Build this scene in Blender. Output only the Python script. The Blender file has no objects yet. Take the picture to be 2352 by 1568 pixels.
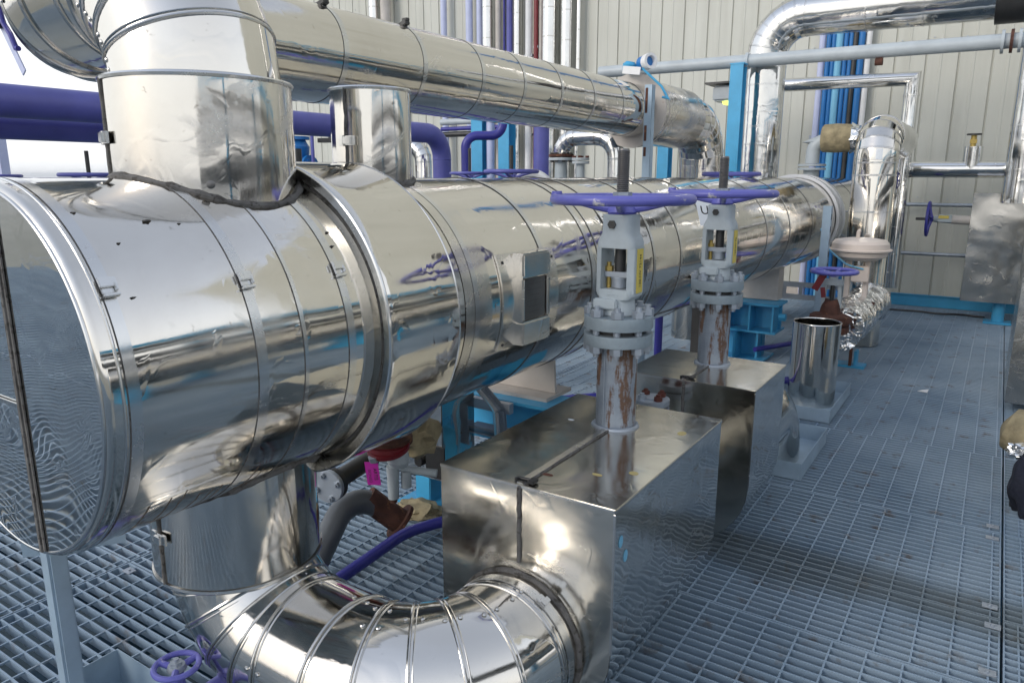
import bpy, bmesh, math, random
from mathutils import Vector, Matrix, noise
R = math.radians
random.seed(7)
# ---------------------------------------------------------------- camera, world, sun, exposure
scene = bpy.context.scene
cam_d = bpy.data.cameras.new("camera"); cam = bpy.data.objects.new("camera", cam_d)
scene.collection.objects.link(cam)
CAM = Vector((0, 0, 1.43))
cam.location = CAM
cam.rotation_euler = (R(90 - 12.615), 0, R(33.373))
cam_d.sensor_width = 36; cam_d.lens = 1680 / 2352 * 36
cam_d.clip_start = 0.05; cam_d.clip_end = 20000
scene.camera = cam
SUN_EL, SUN_AZ = R(24), R(205)          # azimuth clockwise from +Y: low, hazy, behind the photographer
world = bpy.data.worlds.new("World"); scene.world = world; world.use_nodes = True
wn = world.node_tree; bg = wn.nodes["Background"]
sky = wn.nodes.new("ShaderNodeTexSky"); sky.sky_type = 'NISHITA'; sky.sun_disc = False
sky.sun_elevation = SUN_EL; sky.sun_rotation = SUN_AZ
sky.air_density = 1.0; sky.dust_density = 1.0; sky.ozone_density = 1.0; sky.altitude = 0
bg.inputs[1].default_value = 0.11
# milky haze: the sky whitens towards the horizon
wtc = wn.nodes.new("ShaderNodeTexCoord"); wsp = wn.nodes.new("ShaderNodeSeparateXYZ"); wn.links.new(wtc.outputs["Generated"], wsp.inputs[0])
wmr = wn.nodes.new("ShaderNodeMapRange"); wmr.interpolation_type = 'SMOOTHSTEP'
for i_, v_ in ((1, -0.05), (2, 1.0), (3, 0.97), (4, 0.30)): wmr.inputs[i_].default_value = v_
wn.links.new(wsp.outputs[2], wmr.inputs[0])
wmx = wn.nodes.new("ShaderNodeMix"); wmx.data_type = 'RGBA'; wmx.inputs[7].default_value = (5.0, 5.04, 5.1, 1)
wn.links.new(wmr.outputs[0], wmx.inputs[0]); wn.links.new(sky.outputs[0], wmx.inputs[6]); wn.links.new(wmx.outputs[2], bg.inputs[0])
sun_d = bpy.data.lights.new("sun", 'SUN'); sun_d.energy = 0.5; sun_d.angle = R(25); sun_d.color = (1.0, 0.94, 0.86)
sun = bpy.data.objects.new("sun", sun_d); scene.collection.objects.link(sun)
sun.rotation_euler = (R(90) - SUN_EL, 0, math.pi - SUN_AZ)
vs = scene.view_settings
vs.view_transform = 'Standard'; vs.look = 'None'; vs.gamma = 1.0; vs.exposure = 1.2

COL = scene.collection
# ---------------------------------------------------------------- materials
def new_mat(name):
    m = bpy.data.materials.new(name); m.use_nodes = True
    nt = m.node_tree
    return m, nt, nt.nodes["Principled BSDF"]
def coords(nt, scale=(1, 1, 1)):
    tc = nt.nodes.new("ShaderNodeTexCoord"); mp = nt.nodes.new("ShaderNodeMapping")
    mp.inputs["Scale"].default_value = scale
    nt.links.new(tc.outputs["Object"], mp.inputs["Vector"]); return mp.outputs[0]
def noise_tex(nt, vec, scale, detail=3, rough=0.55, dist=0.0):
    n = nt.nodes.new("ShaderNodeTexNoise"); n.inputs["Scale"].default_value = scale
    n.inputs["Detail"].default_value = detail; n.inputs["Roughness"].default_value = rough
    n.inputs["Distortion"].default_value = dist
    nt.links.new(vec, n.inputs["Vector"]); return n.outputs["Fac"]
def rng(nt, v, a, b, c, d):
    n = nt.nodes.new("ShaderNodeMapRange"); n.inputs[1].default_value = a; n.inputs[2].default_value = b
    n.inputs[3].default_value = c; n.inputs[4].default_value = d; nt.links.new(v, n.inputs[0]); return n.outputs[0]
def mixc(nt, f, a, b):
    n = nt.nodes.new("ShaderNodeMix"); n.data_type = 'RGBA'
    if isinstance(f, float): n.inputs[0].default_value = f
    else: nt.links.new(f, n.inputs[0])
    for i, c in ((6, a), (7, b)):
        if isinstance(c, tuple): n.inputs[i].default_value = (*c, 1)
        else: nt.links.new(c, n.inputs[i])
    return n.outputs[2]
def math_n(nt, op, a, b):
    n = nt.nodes.new("ShaderNodeMath"); n.operation = op
    for i, v in ((0, a), (1, b)):
        if isinstance(v, (int, float)): n.inputs[i].default_value = v
        else: nt.links.new(v, n.inputs[i])
    return n.outputs[0]
def bump(nt, h, dist, prev=None, strength=1.0):
    n = nt.nodes.new("ShaderNodeBump"); n.inputs["Strength"].default_value = strength
    n.inputs["Distance"].default_value = dist; nt.links.new(h, n.inputs["Height"])
    if prev is not None: nt.links.new(prev, n.inputs["Normal"])
    return n.outputs[0]
def steel(name, col=(0.73, 0.70, 0.65), r0=0.045, r1=0.15, wave=0.008, wscale=2.6, wstretch=(1, 1, 1), scratch=(1, 1, 1), dirt=0.35, fine=0.00003, dents=0.0006, wdetail=2):
    m, nt, p = new_mat(name)
    v = coords(nt)
    p.inputs["Metallic"].default_value = 1
    sm = noise_tex(nt, v, 5.5, 6, 0.62, 0.6)
    sc = noise_tex(nt, coords(nt, scratch), 34, 4, 0.7)
    scuff = rng(nt, noise_tex(nt, coords(nt, (1.0, 0.7, 1.5)), 2.2, 9, 0.68, 2.2), 0.585, 0.68, 0.0, 0.24)
    rr = math_n(nt, 'ADD', math_n(nt, 'ADD', scuff, rng(nt, sm, 0.35, 0.72, r0, r1)), rng(nt, sc, 0.54, 0.8, 0.0, 0.07))
    nt.links.new(rr, p.inputs["Roughness"])
    spots = rng(nt, noise_tex(nt, v, 42, 5, 0.6), 0.66, 0.74, 0.0, dirt)
    film = rng(nt, noise_tex(nt, v, 2.3, 5, 0.6, 0.4), 0.5, 0.75, 0.0, 0.30)
    c = mixc(nt, film, col, (col[0]*0.66, col[1]*0.63, col[2]*0.60))
    c = mixc(nt, spots, c, (0.16, 0.13, 0.10))
    nt.links.new(c, p.inputs["Base Color"])
    w = noise_tex(nt, coords(nt, wstretch), wscale, wdetail, 0.45, 0.3)
    b = bump(nt, w, wave)
    if wave > 0: b = bump(nt, rng(nt, noise_tex(nt, v, 9.0, 2, 0.5, 0.8), 0.58, 0.75, 0, 1), dents, b)
    b = bump(nt, noise_tex(nt, v, 60, 3), fine, b)
    nt.links.new(b, p.inputs["Normal"])
    return m
def paint(name, col, rough=0.45, var=0.15, chips=None, chip_amt=0.70, scale=6, metal=0.0, bumpd=0.0006, stretch=(1, 1, 1), cscale=26):
    m, nt, p = new_mat(name); v = coords(nt, stretch)
    f = rng(nt, noise_tex(nt, v, scale, 6, 0.6), 0.3, 0.7, 0, 1)
    c = mixc(nt, f, tuple(x * (1 - var) for x in col), tuple(min(1, x * (1 + var)) for x in col))
    if chips:
        k = rng(nt, noise_tex(nt, v, cscale, 5, 0.62), chip_amt, chip_amt + 0.05, 0, 1)
        c = mixc(nt, k, c, chips)
    nt.links.new(c, p.inputs["Base Color"])
    p.inputs["Roughness"].default_value = rough; p.inputs["Metallic"].default_value = metal
    nt.links.new(bump(nt, noise_tex(nt, v, 45, 4), bumpd), p.inputs["Normal"])
    return m
M = {}
M['clad'] = steel("stainless_cladding", wave=0.006, wscale=2.4, wstretch=(1, 0.7, 1), scratch=(1, 0.12, 1))
M['clad_rough'] = steel("brushed_cladding", r0=0.12, r1=0.34, wave=0.005, scratch=(0.15, 1, 1), dirt=0.5)
M['clad_v'] = steel("stainless_nozzle", wave=0.006, wscale=3.6, wstretch=(1, 1, 0.35), scratch=(1, 1, 0.1), dirt=0.5, dents=0.0003)
M['wavy_box'] = steel('blotchy_steel_sheet', col=(0.62, 0.60, 0.56), r0=0.12, r1=0.24, wave=0.02, wscale=2.2, dirt=0.1)
M['dull_box'] = steel("dull_steel_sheet", col=(0.55, 0.545, 0.52), r0=0.20, r1=0.30, wave=0.006, wscale=3.5, dirt=0.1)
M['box'] = steel("stainless_box", col=(0.66, 0.65, 0.62), r0=0.04, r1=0.13, wave=0.006, wscale=4.6, scratch=(1, 1, 0.2), dirt=0.5)
M['box_dull'] = steel('stained_box_sheet', col=(0.68, 0.655, 0.60), r0=0.10, r1=0.25, wave=0.004, wscale=4.0, scratch=(0.3, 1, 1), dirt=0.5)
M['cap'] = steel("stainless_end_cap", col=(0.78, 0.78, 0.76), r0=0.012, r1=0.05, wave=0.016, wscale=2.7, dirt=0.3, fine=0.0, dents=0.0004, wdetail=1)
M['far_clad'] = steel("pipe_cladding", col=(0.72, 0.72, 0.71), r0=0.06, r1=0.2, wave=0.006, wscale=3.5)
M['rib'] = steel("bead_steel", col=(0.58, 0.57, 0.55), r0=0.12, r1=0.3, wave=0.0)
M['strap'] = steel("strap_steel", col=(0.70, 0.70, 0.69), r0=0.14, r1=0.32, wave=0.0)
M['purple'] = paint("purple_paint", (0.095, 0.10, 0.35), 0.40, 0.2, scale=3)
M['purple_chip'] = paint("chipped_purple_paint", (0.118, 0.122, 0.43), 0.34, 0.12, chips=(0.6, 0.58, 0.56), chip_amt=0.60, cscale=15)
M['purple_dark'] = paint("dark_purple_paint", (0.035, 0.035, 0.26), 0.35, 0.15)
M['lavender'] = paint("lavender_paint", (0.50, 0.54, 0.74), 0.4, 0.06)
M['blue'] = paint("sky_blue_paint", (0.055, 0.35, 0.60), 0.42, 0.12, chips=(0.16, 0.13, 0.10), chip_amt=0.72)
M['deep_blue'] = paint("deep_blue_paint", (0.012, 0.15, 0.42), 0.4, 0.15)
M['silver'] = paint("silver_valve_paint", (0.40, 0.45, 0.475), 0.5, 0.16, chips=(0.22, 0.17, 0.13), chip_amt=0.70, bumpd=0.0015)
M['galv_flange'] = paint('weathered_flange', (0.28, 0.335, 0.37), 0.5, 0.3, chips=(0.20, 0.12, 0.07), chip_amt=0.64, metal=0.3, cscale=34, bumpd=0.0015)
M['galv'] = paint("galvanised_steel", (0.38, 0.42, 0.47), 0.42, 0.2, chips=(0.30, 0.22, 0.15), chip_amt=0.69, metal=0.55)
M['grey_post'] = paint("grey_painted_steel", (0.32, 0.42, 0.51), 0.5, 0.14, chips=(0.2, 0.2, 0.2), chip_amt=0.71, metal=0.2)
M['white'] = paint("white_paint", (0.72, 0.72, 0.72), 0.45, 0.08)
M['beige'] = paint("beige_plate", (0.50, 0.46, 0.42), 0.5, 0.12, chips=(0.28, 0.2, 0.14), chip_amt=0.68)
M['cream'] = paint("cream_enamel", (0.70, 0.60, 0.52), 0.4, 0.06)
M['grey_pipe'] = paint("grey_pipe_paint", (0.44, 0.485, 0.51), 0.4, 0.1)
M['dark_pipe'] = paint("dark_grey_pipe", (0.10, 0.11, 0.12), 0.38, 0.2)
M['rust'] = paint("rust", (0.085, 0.034, 0.022), 0.85, 0.45, chips=(0.20, 0.085, 0.04), chip_amt=0.6, bumpd=0.003, scale=18)
M['rust_bolt'] = paint("rusty_bolt", (0.10, 0.028, 0.018), 0.8, 0.4, bumpd=0.002)
M['dark'] = paint("dark_steel", (0.055, 0.055, 0.055), 0.4, 0.3, metal=0.5)
M['thread'] = paint("oiled_thread_steel", (0.16, 0.155, 0.15), 0.38, 0.3, metal=0.8)
M['mastic'] = paint("old_mastic", (0.115, 0.11, 0.105), 0.75, 0.4, chips=(0.05, 0.045, 0.04), chip_amt=0.54, bumpd=0.006, scale=30, cscale=60)
M['insul'] = paint("bare_insulation", (0.30, 0.25, 0.15), 0.9, 0.35, bumpd=0.006, scale=14)
M['insul_dark'] = paint('brown_drip', (0.16, 0.11, 0.07), 0.6, 0.3)
M['foil'] = steel("aluminium_foil", col=(0.82, 0.83, 0.84), r0=0.12, r1=0.3, wave=0.03, wscale=14, dirt=0.0)
M['maroon'] = paint("maroon_paint", (0.20, 0.022, 0.028), 0.4, 0.1)
M['red'] = paint("red_paint", (0.16, 0.012, 0.018), 0.45, 0.15)
M['magenta'] = paint("magenta_tag", (0.50, 0.02, 0.36), 0.5, 0.08)
M['yellow'] = paint("yellow_tag", (0.66, 0.52, 0.10), 0.5, 0.08)
M['stain'] = paint('yellowish_stain', (0.44, 0.36, 0.15), 0.5, 0.25)
M['tag_white'] = paint("white_tag", (0.78, 0.82, 0.86), 0.4, 0.05)
M['ink'] = paint("black_ink", (0.02, 0.02, 0.02), 0.6, 0.1)
M['navy'] = paint("navy_cloth", (0.012, 0.015, 0.028), 0.9, 0.4, bumpd=0.004)
M['brass'] = paint("brass", (0.45, 0.33, 0.10), 0.4, 0.2, metal=0.6)
M['cable'] = paint("light_blue_cable", (0.18, 0.46, 0.66), 0.45, 0.05)
M['under_beam'] = paint('dark_teal_beam', (0.012, 0.06, 0.10), 0.5, 0.3)
M['under'] = paint("teal_lower_deck", (0.018, 0.05, 0.07), 0.7, 0.4, chips=(0.10, 0.10, 0.09), chip_amt=0.63, scale=1.2, cscale=3)
M['ground'] = paint("hazy_field", (0.24, 0.24, 0.20), 0.95, 0.3, scale=0.01, chips=(0.28, 0.26, 0.22), chip_amt=0.56, cscale=0.02)
M['town'] = paint("far_town", (0.20, 0.21, 0.19), 0.9, 0.5, scale=0.02)

def rusty_pipe():
    m, nt, p = new_mat("rust_streaked_galvanised")
    v = coords(nt); vs_ = coords(nt, (1, 1, 0.16))
    base = mixc(nt, rng(nt, noise_tex(nt, v, 14, 5), 0.3, 0.7, 0, 1), (0.22, 0.26, 0.31), (0.36, 0.40, 0.45))
    sp_ = nt.nodes.new('ShaderNodeSeparateXYZ'); nt.links.new(v, sp_.inputs[0]); hz = rng(nt, sp_.outputs[2], 0.12, 0.27, 0, 0.085)
    k = rng(nt, math_n(nt, 'ADD', math_n(nt, 'ADD', hz, noise_tex(nt, vs_, 30, 4, 0.6)), rng(nt, noise_tex(nt, v, 60, 5, 0.7), 0, 1, -0.12, 0.12)), 0.545, 0.625, 0, 0.95)
    c = mixc(nt, k, base, mixc(nt, noise_tex(nt, v, 40, 4), (0.06, 0.028, 0.016), (0.19, 0.10, 0.05)))
    nt.links.new(c, p.inputs["Base Color"])
    nt.links.new(rng(nt, k, 0, 1, 0.42, 0.85), p.inputs["Roughness"]); nt.links.new(rng(nt, k, 0, 1, 0.4, 0), p.inputs["Metallic"])
    nt.links.new(bump(nt, noise_tex(nt, v, 70, 5), 0.0015), p.inputs["Normal"])
    return m
M['rust_pipe'] = rusty_pipe()
def grating_mat():
    m, nt, p = new_mat("galvanised_grating")
    v = coords(nt)
    a = rng(nt, noise_tex(nt, v, 1.6, 5, 0.6), 0.3, 0.7, 0, 1)
    c = mixc(nt, a, (0.20, 0.285, 0.38), (0.34, 0.43, 0.52))
    k = rng(nt, noise_tex(nt, v, 9, 6, 0.65), 0.58, 0.70, 0, 0.8)
    c = mixc(nt, k, c, (0.16, 0.13, 0.105))
    # darker band with wavering edges across the walkway panel
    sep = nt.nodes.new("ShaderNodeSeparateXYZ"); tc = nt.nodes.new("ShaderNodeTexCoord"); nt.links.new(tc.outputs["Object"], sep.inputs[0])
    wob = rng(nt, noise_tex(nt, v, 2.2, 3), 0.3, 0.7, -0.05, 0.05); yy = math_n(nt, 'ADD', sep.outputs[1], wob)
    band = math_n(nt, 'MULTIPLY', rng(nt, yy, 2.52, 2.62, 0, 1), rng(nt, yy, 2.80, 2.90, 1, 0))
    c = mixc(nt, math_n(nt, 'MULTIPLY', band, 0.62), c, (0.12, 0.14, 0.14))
    nt.links.new(c, p.inputs["Base Color"]); p.inputs["Metallic"].default_value = 0.12
    nt.links.new(rng(nt, a, 0, 1, 0.38, 0.52), p.inputs["Roughness"])
    nt.links.new(bump(nt, noise_tex(nt, v, 120, 3), 0.0008), p.inputs["Normal"])
    return m
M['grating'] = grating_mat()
def wall_mat():
    m, nt, p = new_mat("cream_profiled_sheet")
    v = coords(nt); vv = coords(nt, (1, 1, 0.08))
    a = rng(nt, noise_tex(nt, v, 0.5, 4), 0.35, 0.65, 0, 1)
    c = mixc(nt, a, (0.53, 0.53, 0.47), (0.59, 0.595, 0.535))
    st = rng(nt, noise_tex(nt, vv, 5, 5, 0.6), 0.48, 0.75, 0, 0.40)
    c = mixc(nt, st, c, (0.36, 0.36, 0.31))
    sp = rng(nt, noise_tex(nt, v, 12, 4, 0.6), 0.68, 0.74, 0, 0.5)
    c = mixc(nt, sp, c, (0.42, 0.38, 0.3))
    nt.links.new(c, p.inputs["Base Color"]); p.inputs["Roughness"].default_value = 0.5
    return m
M['wall'] = wall_mat()

# ---------------------------------------------------------------- mesh builder
LOC = {}
class B:
    def __init__(s): s.bm = bmesh.new()
    def box(s, c, d, rot=None):
        mtx = Matrix.Translation(Vector(c)) @ (rot.to_4x4() if rot else Matrix.Identity(4)) @ Matrix.Diagonal((*d, 1))
        bmesh.ops.create_cube(s.bm, size=1, matrix=mtx); return s
    def bar(s, a, b, w, h, up=Vector((0, 0, 1))):
        a, b = Vector(a), Vector(b); d = b - a; L = d.length; z = d.normalized()
        if abs(z.dot(up)) > 0.98: up = Vector((0, 1, 0))
        x = up.cross(z).normalized(); y = z.cross(x)
        return s.box((a + b) / 2, (w, h, L), Matrix((x, y, z)).transposed())
    def frame(s, t):
        t = Vector(t).normalized(); u = Vector((0, 0, 1)) if abs(t.z) < 0.9 else Vector((1, 0, 0))
        x = u.cross(t).normalized(); return x, t.cross(x), t
    def loft(s, rings, cap=True, closed=False):
        rv = [[s.bm.verts.new(p) for p in r] for r in rings]
        n = len(rv[0]); m = len(rv)
        for i in range(m if closed else m - 1):
            a, b = rv[i], rv[(i + 1) % m]
            for k in range(n): s.bm.faces.new((a[k], a[(k + 1) % n], b[(k + 1) % n], b[k]))
        if cap and not closed:
            s.bm.faces.new(list(reversed(rv[0]))); s.bm.faces.new(rv[-1])
        return s
    def lathe(s, prof, o=(0, 0, 0), ax=(0, 0, 1), seg=32, cap=True):
        o = Vector(o); x, y, z = s.frame(ax)
        rings = []
        for r, h in prof:
            rings.append([o + z * h + (x * math.cos(2 * math.pi * k / seg) + y * math.sin(2 * math.pi * k / seg)) * max(r, 1e-4) for k in range(seg)])
        return s.loft(rings, cap)
    def cyl(s, a, b, r, r2=None, seg=24, cap=True):
        a, b = Vector(a), Vector(b); d = b - a
        return s.lathe([(r, 0), (r if r2 is None else r2, d.length)], a, d, seg, cap)
    def hexn(s, c, ax, r, h): return s.cyl(Vector(c), Vector(c) + Vector(ax).normalized() * h, r, seg=6)
    def torus(s, c, ax, R_, r, seg=48, sec=10, arc=None):
        c = Vector(c); x, y, z = s.frame(ax); rings = []
        for k in range(seg):
            t = 2 * math.pi * k / seg; d = x * math.cos(t) + y * math.sin(t)
            rings.append([c + d * (R_ + r * math.cos(2 * math.pi * j / sec)) + z * r * math.sin(2 * math.pi * j / sec) for j in range(sec)])
        return s.loft(rings, False, True)
    def tube(s, path, r, seg=20, cap=True, closed=False):
        P = []
        rad_l = list(r) if isinstance(r, (list, tuple)) else None; r2 = []
        for i, p in enumerate(path):
            if P and (Vector(p) - P[-1]).length < 1e-5: continue
            P.append(Vector(p)); r2.append(rad_l[i] if rad_l else r)
        r = r2; n = len(P); T = []
        for i in range(n):
            a = P[(i - 1) % n] if closed else P[max(i - 1, 0)]; b = P[(i + 1) % n] if closed else P[min(i + 1, n - 1)]
            d1 = (P[i] - a).normalized() if (P[i] - a).length > 1e-9 else None
            d2 = (b - P[i]).normalized() if (b - P[i]).length > 1e-9 else None
            T.append((d1, d2))
        rings = []; x = None
        for i in range(n):
            d1, d2 = T[i]; d1 = d1 or d2; d2 = d2 or d1
            t = (d1 + d2).normalized(); rad = r[i] if isinstance(r, (list, tuple)) else r
            if x is None: x, y, _ = s.frame(t)
            x = (x - t * x.dot(t)).normalized(); y = t.cross(x)
            sc = 1.0; bn = d1.cross(d2)
            cosh = max(0.3, t.dot(d1)); inpl = (d2 - d1)
            inpl = inpl.normalized() if inpl.length > 1e-6 else None
            ring = []
            for k in range(seg):
                a = 2 * math.pi * k / seg; v = (x * math.cos(a) + y * math.sin(a)) * rad
                if inpl is not None: v = v + inpl * v.dot(inpl) * (1 / cosh - 1)
                ring.append(P[i] + v)
            rings.append(ring)
        return s.loft(rings, cap and not closed, closed)
    def poly(s, pts, n, th):
        n = Vector(n).normalized() * th; a = [s.bm.verts.new(Vector(p)) for p in pts]; b = [s.bm.verts.new(Vector(p) + n) for p in pts]
        s.bm.faces.new(a); s.bm.faces.new(list(reversed(b))); m = len(a)
        for k in range(m): s.bm.faces.new((a[k], b[k], b[(k + 1) % m], a[(k + 1) % m]))
        return s
    def build(s, name, mat, parent=None, label=None, sharp=32, bevel=0.0, smooth=True):
        bm = s.bm
        bmesh.ops.recalc_face_normals(bm, faces=bm.faces[:])
        if bevel:
            eds = [e for e in bm.edges if len(e.link_faces) == 2 and e.calc_face_angle(0) > R(50)]
            try: bmesh.ops.bevel(bm, geom=eds, offset=bevel, segments=2, affect='EDGES', clamp_overlap=True)
            except Exception: pass
        if parent is not None:
            off = LOC[parent.name]; bmesh.ops.translate(bm, verts=bm.verts[:], vec=-off)
        me = bpy.data.meshes.new(name); bm.to_mesh(me); bm.free()
        if smooth:
            me.polygons.foreach_set("use_smooth", [True] * len(me.polygons)); me.set_sharp_from_angle(angle=R(sharp))
        me.materials.append(M[mat] if isinstance(mat, str) else mat)
        o = bpy.data.objects.new(name, me); COL.objects.link(o)
        if parent is not None: o.parent = parent; LOC[o.name] = LOC[parent.name]
        else: LOC[o.name] = Vector((0, 0, 0))
        if label: o['label'] = label
        return o
def thing(name, label, cat, loc=(0, 0, 0), group=None):
    o = bpy.data.objects.new(name, None); COL.objects.link(o); o.location = loc; o.empty_display_size = 0.1
    o['label'] = label; o['category'] = cat
    if group: o['group'] = group
    LOC[o.name] = Vector(loc); return o
def tag(o, label, cat, group=None):
    o['label'] = label; o['category'] = cat
    if group: o['group'] = group
    return o
def struct(o, kind='structure'): o['kind'] = kind; return o
def copy_tree(o, loc, label=None, group=None, rotz=0):
    r = o.copy(); COL.objects.link(r); r.location = loc; r.rotation_euler = (0, 0, rotz); LOC[r.name] = Vector(loc)
    if label: r['label'] = label
    if group: r['group'] = group
    for ch in list(o.children):
        c = ch.copy(); COL.objects.link(c); c.parent = r; LOC[c.name] = Vector(loc)
        for g in list(ch.children):
            d = g.copy(); COL.objects.link(d); d.parent = c
    return r
def text(body, size, mtx, parent, name='lettering', mat='ink', th=0.0004):
    cu = bpy.data.curves.new("t", 'FONT'); cu.body = body; cu.size = size; cu.extrude = th; cu.align_x = 'CENTER'; cu.align_y = 'CENTER'
    ob = bpy.data.objects.new("t", cu); COL.objects.link(ob)
    bpy.context.view_layer.update()
    me = bpy.data.meshes.new_from_object(ob.evaluated_get(bpy.context.evaluated_depsgraph_get()))
    bpy.data.objects.remove(ob); bpy.data.curves.remove(cu)
    me.name = name; me.transform(Matrix.Translation(-LOC[parent.name]) @ mtx); me.materials.clear(); me.materials.append(M[mat])
    o = bpy.data.objects.new(name, me); COL.objects.link(o); o.parent = parent; LOC[o.name] = LOC[parent.name]; return o
def basis(o, x, y):
    x, y = Vector(x).normalized(), Vector(y).normalized(); z = x.cross(y)
    m = Matrix((x, y, z)).transposed().to_4x4(); m.translation = Vector(o); return m
def fillet(pts, Rr, n=8):
    """polyline with rounded corners -> list of points; also list of (point, tangent) at the corner joints"""
    P = [Vector(p) for p in pts]; out = [P[0]]; joints = []
    for i in range(1, len(P) - 1):
        a, b, c = P[i - 1], P[i], P[i + 1]; d1 = (b - a).normalized(); d2 = (c - b).normalized()
        ang = d1.angle(d2); rr = Rr[i - 1] if isinstance(Rr, (list, tuple)) else Rr; t = rr * math.tan(ang / 2)
        s0 = b - d1 * t; nrm = (d2 - d1 * d1.dot(d2)).normalized(); ctr = s0 + nrm * rr
        for k in range(n + 1):
            f = ang * k / n; p = ctr - nrm * rr * math.cos(f) + d1 * rr * math.sin(f)
            out.append(p); joints.append((p, (d1 * math.cos(f) + nrm * math.sin(f)).normalized()))
    out.append(P[-1]); return out, joints
def saddle_curve(xc, yc, rn, xe, ze, re, sgn, seg=72):
    out = []
    for k in range(seg):
        t = 2 * math.pi * k / seg; x = xc + rn * math.cos(t); y = yc + rn * math.sin(t)
        out.append(Vector((x, y, ze + sgn * math.sqrt(max(0, re * re - (x - xe) ** 2)))))
    return out
def blob(c, rad, seed, sq=(1, 1, 1), amp=0.35, sub=3, freq=3):
    b = B(); bmesh.ops.create_icosphere(b.bm, subdivisions=sub, radius=1)
    for v in b.bm.verts:
        k = 1 + amp * noise.noise(v.co * freq + Vector((seed, seed * 1.7, 0)))
        v.co = Vector(c) + Vector((v.co.x * sq[0], v.co.y * sq[1], v.co.z * sq[2])) * rad * k
    return b

# ---------------------------------------------------------------- setting: ground, lower deck, grating floor, wall
b = B(); b.cyl((0, 0, -8.2), (0, 0, -8.0), 2600, seg=64); struct(b.build('ground', 'ground'))
b = B(); b.box((-2, 3, -3.6), (18, 20, 0.2)); struct(b.build('lower_deck', 'under'))
def grating():
    b = B(); x0, x1, y0, y1 = -13.0, 3.4, -8.0, 9.38
    rows = [-8.0, -5.0, -3.0, -1.4, 0.2, 1.32, 2.28, 2.70, 3.42, 4.42, 5.42, 7.42, 9.38]
    xj = [x0, -2.62, 0.165, x1]
    bm = b.bm
    def bx(ax, bx_, ay, by, az, bz):
        vs_ = [bm.verts.new((x, y, z)) for x in (ax, bx_) for y in (ay, by) for z in (az, bz)]
        for f in ((0, 1, 3, 2), (4, 6, 7, 5), (0, 4, 5, 1), (2, 3, 7, 6), (0, 2, 6, 4), (1, 5, 7, 3)): bm.faces.new([vs_[i] for i in f])
    for i in range(len(rows) - 1):
        ya, yb = rows[i], rows[i + 1]
        for j in range(len(xj) - 1):
            xa, xb = xj[j] + 0.004, xj[j + 1] - 0.004
            dz = random.uniform(-0.0015, 0.0015)
            n = max(2, round((yb - ya) / 0.04)); st = (yb - ya - 0.012) / n
            for k in range(n + 1):
                y = ya + 0.006 + st * k; e = 0.0030 if 0 < k < n else 0.0034
                bx(xa, xb, y - e, y + e, -0.032 + dz, dz)
            for x in (xa + 0.0025, xb - 0.0025): bx(x - 0.0025, x + 0.0025, ya + 0.01, yb - 0.01, -0.031 + dz, dz - 0.0006)
            off = random.uniform(-0.014, 0.014)
            m = int((xb - xa) / 0.1)
            for k in range(m + 1):
                x = xj[j] + 0.05 + 0.1 * k + off
                if not xa + 0.01 < x < xb - 0.01: continue
                bx(x - 0.0028, x + 0.0028, ya + 0.008, yb - 0.008, -0.008 + dz, dz - 0.0012)
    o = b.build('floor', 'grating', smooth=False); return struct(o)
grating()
b = B()
for y in (-3.0, -1.4, 1.32, 2.70, 4.42, 7.42):
    b.box((-2.3, y, -0.06), (11.2, 0.10, 0.05)); b.box((-2.3, y, -0.17), (11.2, 0.012, 0.17)); b.box((-2.3, y, -0.265), (11.2, 0.10, 0.012))
for x in (-2.62, 0.165): b.box((x, 4, -0.33), (0.12, 11, 0.10))
struct(b.build('floor_beams', 'under_beam', smooth=False))
for i, (xa, ya, xb, yb, z, r, mt, lb) in enumerate([(-4.9, 0.2, 0.5, 0.45, -0.75, 0.05, 'maroon', 'brown red pipe glimpsed through the grating beside the grey post'),
                              (-2.2, -1, -2.2, 9, -1.1, 0.09, 'far_clad', 'clad pipe running lengthwise below the grating'),
                              (-4.4, 1.9, 1.6, 2.0, -0.55, 0.04, 'red', 'pale red pipe seen through the grating behind the lower nozzle')]):
    b = B(); b.tube([(xa, ya, z), (xb, yb, z)], r)
    tag(b.build('pipe', mt), lb, 'pipe')
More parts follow.
